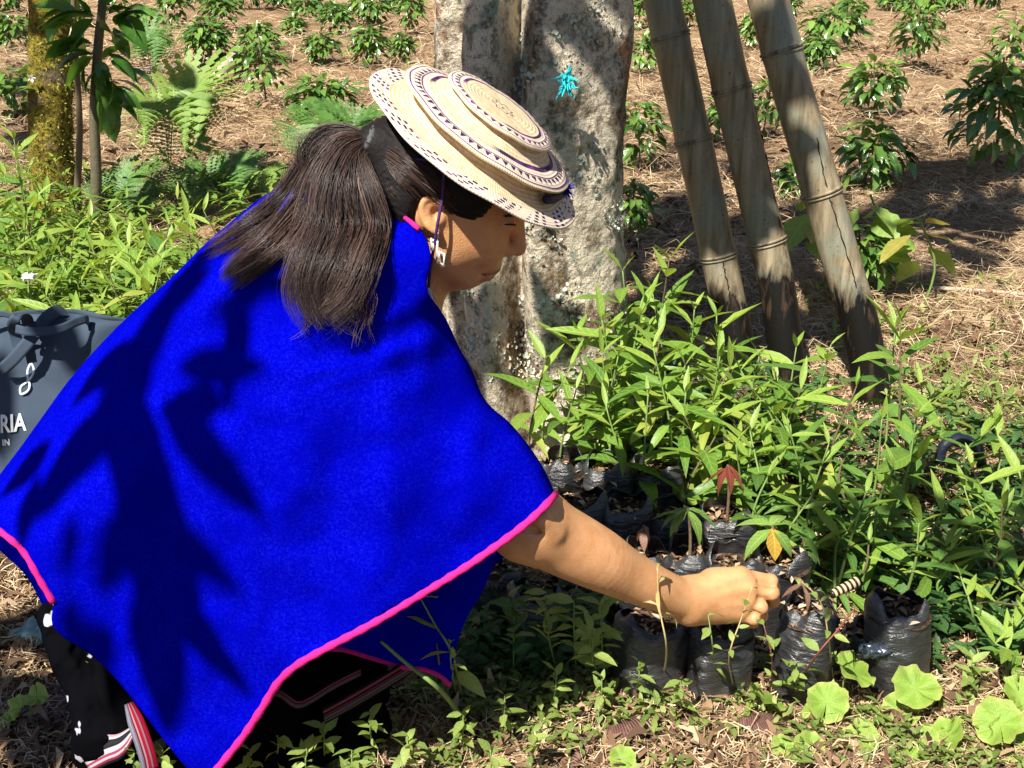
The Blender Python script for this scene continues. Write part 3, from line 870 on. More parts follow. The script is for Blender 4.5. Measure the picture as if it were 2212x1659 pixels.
# ------------------------------------------------------------------ hair
def hair_mat():
    t = NT('dark_hair')
    a = t.n('Attribute', 2, attribute_name='tint')
    c = t.ramp(a, [(0.0, (0.006, 0.004, 0.003)), (0.35, (0.030, 0.015, 0.011)), (0.7, (0.11, 0.060, 0.046)), (1.0, (0.32, 0.22, 0.18))])  # pale end of the ramp puts sunlit highlights into the strand colour
    t.set_b(Base_Color=c, Roughness=0.46, Specular_IOR_Level=0.7)
    return t.m
HAIR = hair_mat()
def strands(guide, spread, N, m=22, r0=0.00030, curl=0.005, minlen=0.58):
    g = catmull(guide, m)
    T = np.gradient(g, axis=0); T /= np.linalg.norm(T, axis=1)[:, None]
    A = np.cross(T, np.array([0.2, -1.0, 0.3])); A /= np.linalg.norm(A, axis=1)[:, None]
    B = np.cross(T, A)
    sp_ = np.interp(np.linspace(0, 1, m), np.linspace(0, 1, len(spread)), spread)
    ang = rng.uniform(0, 2 * math.pi, N); rad = np.sqrt(rng.uniform(0, 1, N))
    ln = rng.uniform(minlen, 1.0, N)
    ncl = max(1, N // 16); cl_ = rng.integers(0, ncl, N)
    ca, cr, cll, cti = rng.uniform(0, 6.283, ncl), np.sqrt(rng.uniform(0, 1, ncl)), rng.uniform(minlen, 1.0, ncl), rng.beta(1.3, 1.7, ncl)
    cph, cfr = rng.uniform(0, 6.28, ncl), rng.uniform(2, 6, ncl)
    ln = 0.35 * ln + 0.65 * cll[cl_]
    tt = np.linspace(0, 1, m)[None] * ln[:, None] * (m - 1)
    i = np.minimum(tt.astype(int), m - 2); f = tt - i
    def lerp(Z): return Z[i] * (1 - f)[..., None] + Z[i + 1] * f[..., None]
    gp_ = lerp(g); Ap = lerp(A); Bp = lerp(B)
    spp = sp_[i] * (1 - f) + sp_[i + 1] * f
    ph = rng.uniform(0, 6.28, N)[:, None]; fr_ = rng.uniform(3, 9, N)[:, None]
    s = np.linspace(0, 1, m)[None]
    wob = curl * rng.uniform(0.2, 1.3, N)[:, None] * s * np.sin(fr_ * s + ph)
    wob2 = curl * rng.uniform(0.2, 1.3, N)[:, None] * s * np.cos(fr_ * 1.3 * s + ph * 2)
    pull = (0.25 + 0.6 * s)
    ox = (np.cos(ang) * rad)[:, None] * (1 - pull) + (np.cos(ca) * cr)[cl_][:, None] * pull
    oy = (np.sin(ang) * rad)[:, None] * (1 - pull) + (np.sin(ca) * cr)[cl_][:, None] * pull
    wob = wob * 0.6 + curl * 1.3 * s * np.sin(cfr[cl_][:, None] * s + cph[cl_][:, None])
    pt = gp_ + Ap * (spp * ox + wob)[..., None] + Bp * (0.62 * spp * oy + wob2)[..., None]
    Tp = np.gradient(pt, axis=1); Tp /= np.linalg.norm(Tp, axis=2)[..., None] + 1e-9
    n1 = np.cross(Tp, np.array([0.1, -1.0, 0.25])); n1 /= np.linalg.norm(n1, axis=2)[..., None] + 1e-9
    n2 = np.cross(Tp, n1)
    r = r0 * rng.uniform(0.7, 1.4, N)[:, None] * np.clip(1.25 - s ** 3, 0.2, 1.0)
    k = 3
    V = np.stack([pt + r[..., None] * (math.cos(a_) * n1 + math.sin(a_) * n2) for a_ in (0, 2.094, 4.189)], 2).reshape(-1, 3)
    b = (np.arange(N)[:, None, None] * m * k + np.arange(m - 1)[None, :, None] * k)
    j = np.arange(k)[None, None]
    j2 = (np.arange(k) + 1) % k
    F = np.stack([b + j, b + j2[None, None], b + k + j2[None, None], b + k + j], -1).reshape(-1, 4)
    ti = np.repeat(np.clip(0.55 * cti[cl_] + 0.5 * rng.beta(1.4, 2.4, N), 0, 1), m * k)
    return V, F, ti
hb = MB()
def lock(pts, spread, N, lift=0.022, **kw):
    w = []
    for p in pts:
        if len(p) == 3: w.append(P(*p))
        else:
            y0 = pon_y(np.array([p], float))[0]
            w.append(P(p[0], p[1], y0 - lift))
    V, F, ti = strands(w, spread, N, **kw); hb.add(V, F, None, ti)
T0 = (797, 304, 1.455)
lock([T0, (742, 292, 1.46), (692, 305, 1.465), (655, 372, 1.465), (610, 436, 1.46), (535, 495), (425, 558)], [0.010, 0.018, 0.020, 0.016, 0.018, 0.018, 0.007], 630, minlen=0.8)
lock([T0, (735, 312, 1.45), (688, 372, 1.45), (650, 445, 1.44), (590, 520), (525, 570), (470, 622)], [0.010, 0.020, 0.022, 0.022, 0.022, 0.020, 0.010], 780, minlen=0.8)
lock([T0, (745, 322, 1.435), (705, 390, 1.42), (680, 470, 1.41), (640, 540), (580, 590)], [0.010, 0.022, 0.026, 0.026, 0.020, 0.012], 450)
lock([T0, (752, 330, 1.43), (722, 400, 1.40), (712, 490, 1.385), (680, 570), (672, 640), (712, 712)], [0.010, 0.022, 0.030, 0.034, 0.036, 0.036, 0.024], 2100, lift=0.03)
lock([T0, (760, 335, 1.43), (752, 410, 1.40), (770, 490, 1.39), (742, 570), (718, 640), (765, 705)], [0.010, 0.020, 0.026, 0.028, 0.030, 0.032, 0.016], 1700, lift=0.03)
lock([T0, (770, 340, 1.43), (790, 420, 1.40), (805, 490, 1.39), (782, 560), (745, 640), (690, 690)], [0.010, 0.016, 0.022, 0.024, 0.022, 0.026, 0.026], 1300, lift=0.032)
lock([T0, (740, 300, 1.455), (690, 320, 1.45), (670, 350, 1.45), (665, 300, 1.46), (700, 292, 1.46)], [0.01, 0.016, 0.016, 0.012, 0.010, 0.008], 160, curl=0.01)
# hair drawn back from the temple and nape to the tie
for (a, b, w0, N) in (((920, 428), (868, 380), -0.074, 300), ((900, 452), (850, 395), -0.066, 300), ((892, 490), (838, 400), -0.058, 240),
                      ((960, 425), (880, 355), -0.080, 260), ((990, 445), (905, 370), -0.078, 200), ((870, 520), (835, 420), -0.045, 160)):
    V, F, ti = strands([HP(a[0], a[1], w0 + 0.006), HP((a[0] + b[0]) / 2 - 4, (a[1] + b[1]) / 2 - 6, w0 - 0.006), HP(b[0], b[1], w0 - 0.004), P(812, 312, 1.452), P(795, 304, 1.455)],
                       [0.017, 0.018, 0.015, 0.010, 0.009], N, m=14, curl=0.0025, minlen=0.97); hb.add(V, F, None, ti)
# a few loose hairs
for _ in range(40):
    a = rng.uniform(640, 800); b = rng.uniform(560, 640)
    y0 = pon_y(np.array([[a, b]]))[0]
    V, F, ti = strands([P(a, b, y0 - 0.03), P(a + rng.uniform(-30, 30), b + 60, y0 - 0.025), P(a + rng.uniform(-60, 60), b + rng.uniform(90, 150), y0 - 0.03)], [0.004, 0.01, 0.02], 6, m=10); hb.add(V, F, None, ti)
hair_o = pobj('ponytail', hb.data('ponytail', HAIR)); hair_o['label'] = 'long dark brown ponytail lying over the blue back'
# hair close on the skull
hc = SDF(np.arange(-0.26, 0.06, 0.004), np.arange(1.38, 1.62, 0.004), np.arange(0.68, 1.05, 0.004))
hc.ell(H(955, 402), (0.106, 0.080, 0.088), HA, 0.02)
hc.cap(H(860, 350, 0.0), P(800, 305, 1.455), 0.05, 0.013, 0.05)
hc.ell(H(890, 430), (0.055, 0.066, 0.06), HA, 0.04)
hc.ell(H(1030, 400), (0.05, 0.070, 0.040), HA, 0.03)
for s in (-1, 1):
    hc.ell(H(1066, 512, s * 0.055), (0.070, 0.05, 0.052), HA, 0.012, sub=True)          # leave the face free
    q_ = HP if s < 0 else H
    hc.ell(q_(940, 472, s * 0.085), (0.029, 0.03, 0.036), HA, 0.01, sub=True)            # and the ear
    hc.ell(q_(1000, 425, s * 0.064), (0.036, 0.014, 0.026), HA, 0.012)
hc.ell(H(1110, 520), (0.06, 0.09, 0.065), HA, 0.01, sub=True)
V, F = hc.mesh(); V = smooth_mesh(V, F, 2)
d_ = (V - H(955, 402)); 
V = V + (d_ / np.linalg.norm(d_, axis=1)[:, None]) * (0.0015 * np.sin((d_ @ np.array(hu)) * 900 + 3 * np.sin((d_ @ np.array(hf)) * 60)))[:, None]
pobj('hair', mesh_data('hair', V, F, plain('scalp_hair', (0.006, 0.004, 0.004), 0.7, 0.3, 200, 0.4, 0.25)))  # blacker than the ponytail: the hat's shade is put into this colour
TIE = plain('hair_tie_grey', (0.06, 0.06, 0.065), 0.6, 0.5, 300)
th = np.linspace(0, 2 * math.pi, 25)
tc = P(800, 306, 1.4545); ax_t = P(845, 330, 1.462) - P(770, 296, 1.455); ax_t /= np.linalg.norm(ax_t)
e1 = np.cross(ax_t, [0, 0, 1.0]); e1 /= np.linalg.norm(e1); e2 = np.cross(ax_t, e1)
tieb = MB()
for off in (-0.003, 0.003):
    V, F, UV = tube(tc + ax_t * off + 0.0155 * (np.cos(th)[:, None] * e1 + np.sin(th)[:, None] * e2), 0.0050, 8, False)
    tieb.add(V, F, UV)
pobj('hair_tie', tieb.data('hair_tie', TIE))
# brow and lashes
BROW = plain('brow_hair', (0.012, 0.008, 0.007), 0.8)
eb = MB()
for i in range(70):
    t_ = rng.uniform(0, 1); w_ = -0.017 - 0.025 * t_
    p = HP(1128 - 34 * t_ ** 1.4 + rng.normal(0, 1.5), 469 + rng.normal(0, 1.8) - 3 * math.sin(t_ * 3), w_ - 0.005 - 0.003 * math.sin(t_ * 3))
    q = p + np.array([-0.005, -0.0035, 0.0025]) * rng.uniform(0.6, 1.3)
    V, F, UV = tube([p, (p + q) / 2 + [0, -0.0008, 0.0004], q], [0.0006, 0.0005, 0.0001], 3, False); eb.add(V, F, UV)
pobj('eyebrow', eb.data('eyebrow', BROW))
lb = MB()
ln = [HP(1092 + 22.5 * math.cos(f_), 487 - 2 * math.sin(f_ * 1.2), -0.030 - 0.0134 * math.sin(f_)) for f_ in np.linspace(0.05, 1.7, 10)]
V, F, UV = tube(ln, [0.0004] + [0.0011] * 8 + [0.0004], 5, False); lb.add(V, F, UV)
for i in range(0):
    p = ln[i % 10] + rng.normal(0, 0.0004, 3)
    V, F, UV = tube([p, p + np.array([0.004, -0.003, -0.002]), p + np.array([0.007, -0.005, -0.0015])], [0.0004, 0.0003, 0.0001], 3, False); lb.add(V, F, UV)
pobj('eyelashes', lb.data('eyelashes', BROW))

# ------------------------------------------------------------------ tiered straw hat
hc0 = P(1027, 318, 1.495)
vd = ray(1027, 318); vd = vd / np.linalg.norm(vd)
rgt = np.array([1.0, 0, 0]); cu = np.cross(rgt, vd)
be = R(15.5)
hn = math.cos(be) * (0.587 * rgt + 0.81 * cu) - math.sin(be) * vd
hn /= np.linalg.norm(hn)
hx = 0.81 * rgt - 0.587 * cu; hx -= hn * hx.dot(hn); hx /= np.linalg.norm(hx)
hy = np.cross(hn, hx)
SCALE = np.linalg.norm(P(1028, 318, 1.495) - hc0)
hat = thing('straw_hat', 'round three tiered cream straw hat with dark woven bands on the woman', 'hat', hc0)
hat.rotation_euler = Matrix([[hx[i], hy[i], hn[i]] for i in range(3)]).to_euler()
RB, RM, RT = 266 * SCALE, 211 * SCALE, 133 * SCALE
DZ, DZT = 0.033, 0.0585
def hat_mat(name, rad, kind):
    t = NT(name)
    sx = t.n('SeparateXYZ', Vector=coords(t)); nd = t.last
    x, y = nd.outputs[0], nd.outputs[1]
    r = t.math('SQRT', t.math('ADD', t.math('MULTIPLY', x, x), t.math('MULTIPLY', y, y)))
    an = t.math('ARCTAN2', y, x)
    rr = t.math('DIVIDE', r, rad)
    wob = t.math('MULTIPLY', t.math('SUBTRACT', t.noise(coords(t), 30, 2), 0.5), 0.02)
    rr = t.math('ADD', rr, wob)
    def band(a, b):
        return t.math('MULTIPLY', t.step(rr, a - 0.004, a + 0.004), t.math('SUBTRACT', 1.0, t.step(rr, b - 0.004, b + 0.004)))
    dark = (0.035, 0.012, 0.055)
    base = t.ramp(t.noise(t.map(coords(t), (1, 1, 1)), 120, 4), [(0.3, (0.54, 0.41, 0.24)), (0.6, (0.70, 0.58, 0.39))])
    ring = t.math('SINE', t.math('MULTIPLY', r, 6.283 / 0.0052))
    base = t.mix(t.math('MULTIPLY', t.step(ring, 0.45, 1.0), 0.5), base, (0.36, 0.235, 0.11))
    if kind == 'brim':
        # dashes staggered in rows near the edge
        row = t.math('FLOOR', t.math('MULTIPLY', rr, 24.0))
        sh_ = t.math('MULTIPLY', row, 0.37)
        col = t.math('FRACT', t.math('ADD', t.math('MULTIPLY', an, 58 / 6.283), sh_))
        rf = t.math('FRACT', t.math('MULTIPLY', rr, 24.0))
        dsh = t.math('MULTIPLY', t.math('MULTIPLY', t.step(col, 0.50, 0.54), t.math('LESS_THAN', rf, 0.62)), band(0.832, 1.2))
        gap = t.step(t.math('SINE', t.math('MULTIPLY_ADD', an, 16.0, t.math('MULTIPLY', rr, 20.0))), -0.55, -0.3)
        m = t.math('MULTIPLY', dsh, gap)
        base = t.mix(band(0.83, 1.3), base, t.mix(0.6, base, (0.70, 0.60, 0.52)))
    else:
        lo = 0.70
        tri = t.math('ABSOLUTE', t.math('SUBTRACT', t.math('FRACT', t.math('MULTIPLY', an, (56 if kind == 'mid' else 38) / 6.283)), 0.5))
        tr = t.math('LESS_THAN', t.math('MULTIPLY', tri, 0.20), t.math('SUBTRACT', 0.925, rr))
        tr = t.math('MULTIPLY', tr, band(0.845, 0.925))
        arc = t.step(t.math('SINE', t.math('ADD', an, 0.6)), -0.75, -0.6)
        m = t.math('MAXIMUM', t.math('MAXIMUM', band(0.945, 0.962), band(0.822, 0.838)), tr)
        m = t.math('MAXIMUM', m, t.math('MULTIPLY', band(lo, lo + 0.055), arc))
        wht = band(lo + 0.055, 0.99)
        base = t.mix(t.math('MULTIPLY', wht, 0.5), base, (0.68, 0.56, 0.52))
        if kind == 'top':
            z1 = t.math('ADD', t.math('MULTIPLY', rr, 1.0), t.math('MULTIPLY', t.math('SINE', t.math('MULTIPLY', an, 7.0)), 0.03))
            zz = t.math('MULTIPLY', t.step(z1, 0.155, 0.16), t.math('SUBTRACT', 1.0, t.step(z1, 0.18, 0.185)))
            m = t.math('MAXIMUM', m, zz)
    pur = t.mix(t.step(t.noise(coords(t), 75, 2), 0.52, 0.62), dark, (0.16, 0.03, 0.24))
    geo_ = t.n('NewGeometry', 1); 
    nz = t.n('VectorTransform', Vector=geo_, vector_type='NORMAL', convert_from='WORLD', convert_to='OBJECT')
    upf = t.step(t.n('SeparateXYZ', 2, Vector=nz), 0.15, 0.35)
    c = t.mix(t.math('MULTIPLY', m, upf), base, pur)
    hgt = t.math('ADD', t.math('MULTIPLY', ring, 0.5), t.math('MULTIPLY', t.math('SINE', t.math('MULTIPLY', an, 210.0)), 0.25))
    t.set_b(Base_Color=c, Roughness=0.7, Specular_IOR_Level=0.25, Normal=t.bump(hgt, 0.35, 0.0016))
    return t.m
def lathe(name, prof, mat, parent, n=96, wob=0.0012):
    prof = catmull(prof, len(prof) * 3) if False else np.asarray(prof, float)
    a = np.arange(n) / n * 2 * math.pi
    V = []
    for k, (r, z) in enumerate(prof):
        w = wob * (np.sin(a * 5 + 1) + 0.6 * np.sin(a * 11 + 2) + 0.4 * np.sin(a * 3)) * (r / RB)
        V.append(np.stack([r * np.cos(a), r * np.sin(a), z + w], 1))
    V = np.concatenate(V)
    i, j = np.meshgrid(np.arange(len(prof) - 1), np.arange(n), indexing='ij')
    F = np.stack([i * n + j, i * n + (j + 1) % n, (i + 1) * n + (j + 1) % n, (i + 1) * n + j], -1).reshape(-1, 4)
    me = mesh_data(name, V, F, mat)
    return obj(name, me, parent)
# flared tiers: each a dished disc rising to the neck of the next
lathe('brim', [(0.070, -0.005), (RB * 0.7, -0.004), (RB * 0.97, -0.003), (RB, -0.0005), (RB * 0.992, 0.0015), (RB * 0.9, 0.002), (RB * 0.82, 0.004), (RB * 0.74, 0.007), (RB * 0.67, 0.0125), (RB * 0.62, 0.019), (RB * 0.60, DZ - 0.003)], hat_mat('straw_brim', RB, 'brim'), hat)
lathe('crown_tier', [(RM * 0.60, DZ - 0.004), (RM * 0.85, DZ - 0.004), (RM * 0.985, DZ - 0.0055), (RM, DZ - 0.004), (RM * 0.992, DZ - 0.002), (RM * 0.9, DZ + 0.0005), (RM * 0.78, DZ + 0.003), (RM * 0.66, DZ + 0.007), (RM * 0.57, DZ + 0.0135), (RM * 0.52, DZ + 0.020), (RM * 0.50, DZT - 0.003)], hat_mat('straw_tier', RM, 'mid'), hat)
lathe('crown_top', [(RT * 0.70, DZT - 0.004), (RT * 0.9, DZT - 0.004), (RT * 0.985, DZT - 0.0045), (RT, DZT - 0.003), (RT * 0.985, DZT - 0.001), (RT * 0.85, DZT + 0.001), (RT * 0.5, DZT + 0.002), (RT * 0.2, DZT + 0.002), (0.002, DZT + 0.002)], hat_mat('straw_top', RT, 'top'), hat)
CORD = plain('purple_cord', (0.05, 0.012, 0.11), 0.7, 0.4, 400)
BLUEP = plain('blue_ribbon', (0.008, 0.010, 0.30), 0.7, 0.5, 300)
def hat_local(p): return np.array([(np.asarray(p) - hc0) @ hx, (np.asarray(p) - hc0) @ hy, (np.asarray(p) - hc0) @ hn])
# band tied at the front between brim and second tier
a = np.linspace(R(-26), R(16), 30)
V, F, UV = tube(np.stack([0.118 * np.cos(a), 0.118 * np.sin(a), np.full(30, 0.016)], 1), 0.006, 8)
obj('hat_band', mesh_data('hat_band', V, clean(F), plain('dark_band', (0.006, 0.004, 0.022), 0.7)), hat)
pb = MB()
pc = hat_local(P(1222, 408, 1.49))
for i in range(60):
    dd_ = rng.normal(0, 1, 3); dd_ /= np.linalg.norm(dd_)
    V, F, UV = tube([pc, pc + dd_ * 0.007, pc + dd_ * rng.uniform(0.010, 0.015)], [0.001, 0.0009, 0.0004], 4, False); pb.add(V, F, UV)
obj('pompom', pb.data('pompom', BLUEP), hat)
cp = [hat_local(HP(a_, b_, w_)) for a_, b_, w_ in ((962, 350, -0.085), (957, 395, -0.088), (955, 430, -0.089), (946, 480, -0.092), (938, 530, -0.086), (930, 580, -0.080), (926, 622, -0.078))]
obj('chin_cord', tube_mesh('chin_cord', catmull(cp, 40), 0.0019, CORD, 6), hat)
cp = [hat_local(HP(a_, b_, w_)) for a_, b_, w_ in ((985, 352, -0.085), (930, 346, -0.088), (880, 344, -0.078), (828, 341, -0.05))]
obj('chin_cord', tube_mesh('chin_cord', catmull(cp, 20), 0.0017, CORD, 6), hat)
tb = MB()
p0 = hat_local(HP(926, 622, -0.080))
WHT = plain('white_tassel', (0.62, 0.62, 0.66), 0.8)
for i in range(26):
    e = hat_local(HP(926 + rng.normal(0, 7), 645 + rng.uniform(0, 12), -0.082 + rng.normal(0, 0.004)))
    V, F, UV = tube([p0, (p0 + e) / 2 + rng.normal(0, 0.001, 3), e], [0.0009, 0.0008, 0.0004], 4, False); tb.add(V, F, UV)
obj('tassel', tb.data('tassel', WHT), hat)

# ------------------------------------------------------------------ earring: silver stepped spiral on a hook
def boxes(name, bx, mat, bevel=0.0):
    mb = MB()
    for c, s_, Rm in bx:
        v = np.array([(x, y, z) for x in (-.5, .5) for y in (-.5, .5) for z in (-.5, .5)]) * s_
        mb.add(v @ Rm.T + c, [(0, 1, 3, 2), (4, 6, 7, 5), (0, 4, 5, 1), (2, 3, 7, 6), (0, 2, 6, 4), (1, 5, 7, 3)])
    return mb.data(name, mat, False)
SILV = NT('silver'); SILV.set_b(Base_Color=(0.86, 0.88, 0.84), Metallic=0.35, Roughness=0.3); SILV = SILV.m
e0 = HP(946, 508, -0.086)
ex = P(947, 512, 1.42) - P(946, 512, 1.42); PXS = np.linalg.norm(ex) * 1.22
def ep(u_, v_): return e0 + PXS * ((u_ - 946) * rgt * 0.995 - (v_ - 512) * np.array([0, 0.1, 0.99]))
Rm = frame(rgt + np.array([0, 0, -0.25]))
seg = [((934, 520), (934, 536), 6), ((934, 520), (945, 524), 4), ((945, 524), (943, 560), 4.5), ((943, 560), (955, 566), 4.5), ((955, 566), (957, 546), 4.5), ((957, 546), (948, 542), 4), ((948, 542), (947, 554), 3.5), ((937, 536), (937, 528), 4)]
bx = []
for (a_, b_, w_) in seg:
    p_, q_ = ep(*a_), ep(*b_); d_ = q_ - p_; L_ = np.linalg.norm(d_)
    bx.append(((p_ + q_) / 2, np.array([L_ + w_ * PXS, 0.0016, w_ * PXS]), frame(d_)))
er = pobj('earring', boxes('earring', bx, SILV))
obj('hook', tube_mesh('hook', [e0 + np.array([0, 0.004, 0.004]), e0, ep(944, 524)], 0.0007, SILV, 6), er)
# ------------------------------------------------------------------ lichen tree behind the woman
def bark_mat():
    t = NT('lichen_bark')
    p = coords(t)
    n1 = t.noise(p, 5, 6, 0.6); n2 = t.noise(p, 11, 7, 0.7); n3 = t.noise(p, 70, 5, 0.7); n4 = t.noise(p, 9, 5, 0.65)
    c = t.ramp(n3, [(0.32, (0.075, 0.046, 0.028)), (0.5, (0.25, 0.175, 0.115)), (0.68, (0.46, 0.35, 0.245))])
    c = t.mix(t.step(t.noise(p, 6.3, 4), 0.60, 0.70), c, t.mix(n3, (0.20, 0.10, 0.055), (0.44, 0.24, 0.13)))
    pale = t.mix(n3, (0.50, 0.41, 0.29), (0.90, 0.80, 0.63))
    f = t.step(t.math('ADD', n2, t.math('MULTIPLY', n1, 0.8)), 0.80, 0.90)
    c = t.mix(f, c, pale)
    gr = t.mix(n3, (0.16, 0.20, 0.15), (0.42, 0.46, 0.36))
    f2 = t.step(t.math('ADD', t.noise(p, 13, 5, 0.7), t.math('MULTIPLY', n4, 0.5)), 0.86, 0.92)
    c = t.mix(f2, c, gr)
    ye = t.mix(n3, (0.22, 0.15, 0.02), (0.50, 0.37, 0.09))
    c = t.mix(t.step(t.noise(p, 7.7, 6, 0.75), 0.60, 0.67), c, ye)
    v = t.n('TexVoronoi', 0, Vector=p, Scale=150)
    crack = t.step(t.noise(p, 38, 6, 0.8), 0.36, 0.46)
    c = t.mix(t.math('MULTIPLY_ADD', crack, -0.5, 0.5), c, (0.035, 0.026, 0.018))
    hgt = t.math('ADD', t.math('ADD', n2, t.math('MULTIPLY', n3, 0.8)), t.math('ADD', t.math('MULTIPLY', f, 0.15), t.math('MULTIPLY', crack, 0.3)))
    t.set_b(Base_Color=c, Roughness=0.92, Specular_IOR_Level=0.15, Normal=t.bump(hgt, 1.0, 0.02))
    return t.m
BARK = bark_mat()
TY = 2.72
trunk_axis = [(0.0, P(1165, 1000, TY)), (0.35, P(1150, 700, TY)), (0.65, P(1142, 400, TY)), (1.0, P(1137, 60, TY))]
tree = thing('lichen_tree', 'thick grey tree trunk crusted with pale lichen behind the woman', 'tree', (trunk_axis[0][1][0], TY, 0.0))
TO = np.array(tree.location)
def trunk_surf(th, z):
    """radius of the double trunk at an angle and height"""
    flare = 0.05 * np.exp(-z / 0.10) + 0.035 * np.exp(-z / 0.35)
    front_gap = np.exp(-(((th + 1.70 + 0.10 * np.sin(z * 3)) + np.pi) % (2 * np.pi) - np.pi) ** 2 / 0.022)
    g2 = np.exp(-(((th + 2.55 + 0.05 * np.sin(z * 5)) + np.pi) % (2 * np.pi) - np.pi) ** 2 / 0.020)
    back = np.exp(-(((th - 1.4) + np.pi) % (2 * np.pi) - np.pi) ** 2 / 0.05)
    r = 0.203 + flare - 0.125 * front_gap - 0.045 * g2 - 0.05 * back
    r = r + 0.010 * np.sin(th * 3 + z * 2.2) + 0.008 * np.sin(th * 5 - z * 4) + 0.012 * np.sin(z * 7 + th) * np.sin(th * 2 + 1)
    return r
nz_, nt_ = 190, 200
zz = np.concatenate([np.linspace(-0.05, 1.35, 150), np.linspace(1.36, 2.5, 40)])
tt = np.arange(nt_) / nt_ * 2 * math.pi
ZZ, TT = np.meshgrid(zz, tt, indexing='ij')
zs_ = [p[2] for _, p in trunk_axis] + [2.5]; xs_ = [p[0] for _, p in trunk_axis] + [trunk_axis[-1][1][0] - 0.03]
zs_[0] = -0.05
axx = np.interp(ZZ, zs_, xs_)
rr_ = trunk_surf(TT, ZZ)
pc_ = np.stack([np.cos(TT).ravel() * 0.21 * 9, np.sin(TT).ravel() * 0.21 * 9, ZZ.ravel() * 9], 1)
rr_ = rr_ + (0.016 * fbm(pc_, 5)).reshape(rr_.shape) + 0.006 * np.abs(fbm(pc_ * 3.1 + 5, 3)).reshape(rr_.shape)
V = np.stack([axx + rr_ * np.cos(TT), TY + rr_ * np.sin(TT), ZZ], -1).reshape(-1, 3) - TO
I_ = np.arange(nz_ * nt_).reshape(nz_, nt_)
F = np.stack([I_[:-1, :], np.roll(I_, -1, 1)[:-1, :], np.roll(I_, -1, 1)[1:, :], I_[1:, :]], -1).reshape(-1, 4)
obj('trunk', mesh_data('trunk', V, F, BARK), tree)
# leafy lichen flakes standing proud of the bark
lm = NT('lichen_flakes'); a = lm.n('Attribute', 2, attribute_name='tint')
lm.set_b(Base_Color=lm.ramp(a, [(0.0, (0.16, 0.20, 0.15)), (0.4, (0.42, 0.45, 0.37)), (0.75, (0.66, 0.67, 0.58)), (0.9, (0.50, 0.36, 0.10)), (1.0, (0.60, 0.36, 0.34))]), Roughness=0.95, Specular_IOR_Level=0.1)
lk = MB()
cl = [(rng.uniform(-2.9, -0.2), rng.uniform(0.1, 1.3), rng.uniform(0.03, 0.09), rng.uniform(0, 0.78)) for _ in range(34)]
for (ct, cz, cr_, tone) in cl:
    for _ in range(int(40 + cr_ * 700)):
        a_ = rng.uniform(0, 6.28); q_ = cr_ * math.sqrt(rng.uniform(0, 1)) * (1 + 0.4 * math.sin(a_ * 3 + ct))
        z_ = cz + q_ * math.sin(a_); th_ = ct + q_ * math.cos(a_) / 0.21
        r_ = float(trunk_surf(np.array(th_), np.array(z_))) + 0.008 * rng.uniform(-0.5, 1.0)
        c_ = np.array([np.interp(z_, zs_, xs_) + r_ * math.cos(th_), TY + r_ * math.sin(th_), z_]) - TO
        nrm = np.array([math.cos(th_), math.sin(th_), rng.normal(0, 0.4)]); nrm /= np.linalg.norm(nrm)
        e1 = np.cross(nrm, rng.normal(0, 1, 3)); e1 /= np.linalg.norm(e1); e2 = np.cross(nrm, e1)
        s_ = rng.uniform(0.002, 0.0065)
        k_ = np.arange(6) / 6 * 6.283
        ring = c_ + s_ * rng.uniform(0.6, 1.2, 6)[:, None] * (np.cos(k_)[:, None] * e1 + np.sin(k_)[:, None] * e2) + nrm * rng.uniform(0, 0.005, 6)[:, None]
        lk.add(np.vstack([ring, c_ + nrm * 0.001]), [(i, (i + 1) % 6, 6) for i in range(6)], None, np.clip(tone + rng.normal(0, 0.1), 0, 1))
o = obj('lichen', lk.data('lichen', lm.m, False), tree, kind='stuff')
# limbs above the picture
def limb_tube(parent, org, pts, r0, r1, mat, name='limb', sides=10, n=24):
    p = catmull(pts, n)
    p = p + 0.02 * np.stack([np.sin(np.arange(n) * 1.1), np.cos(np.arange(n) * 0.9), np.zeros(n)], 1) * np.linspace(0, 1, n)[:, None]
    return obj(name, tube_mesh(name, p - org, np.linspace(r0, r1, n), mat, sides), parent)
tx = trunk_axis[-1][1][0]
limb_tube(tree, TO, [(tx - 0.05, TY, 2.35), (tx - 0.35, TY - 0.1, 3.0), (tx - 0.8, TY - 0.35, 3.7), (tx - 1.1, TY - 0.6, 4.6)], 0.13, 0.06, BARK)
limb_tube(tree, TO, [(tx + 0.06, TY, 2.35), (tx + 0.3, TY + 0.1, 3.1), (tx + 0.5, TY + 0.3, 4.2), (tx + 0.9, TY + 0.2, 5.0)], 0.13, 0.06, BARK)
BR = [(tx - 0.35, TY - 0.1, 3.0)]
limb_tube(tree, TO, [(tx - 0.3, TY - 0.1, 2.95), (tx - 0.8, TY - 0.7, 3.05), (-1.05, 1.0, 2.75), (-1.3, 0.35, 2.5)], 0.06, 0.012, BARK, 'branch')
limb_tube(tree, TO, [(-0.70, 1.75, 3.02), (-1.3, 1.4, 3.1), (-2.0, 1.3, 3.2)], 0.03, 0.010, BARK, 'branch')
limb_tube(tree, TO, [(tx + 0.25, TY + 0.1, 3.0), (tx + 0.5, TY - 0.5, 3.2), (tx + 0.8, TY - 1.2, 3.3)], 0.05, 0.012, BARK, 'branch')
limb_tube(tree, TO, [(tx - 0.7, TY - 0.3, 3.6), (tx - 1.6, TY + 0.4, 3.9), (tx - 2.6, TY + 0.8, 4.1)], 0.05, 0.012, BARK, 'branch')
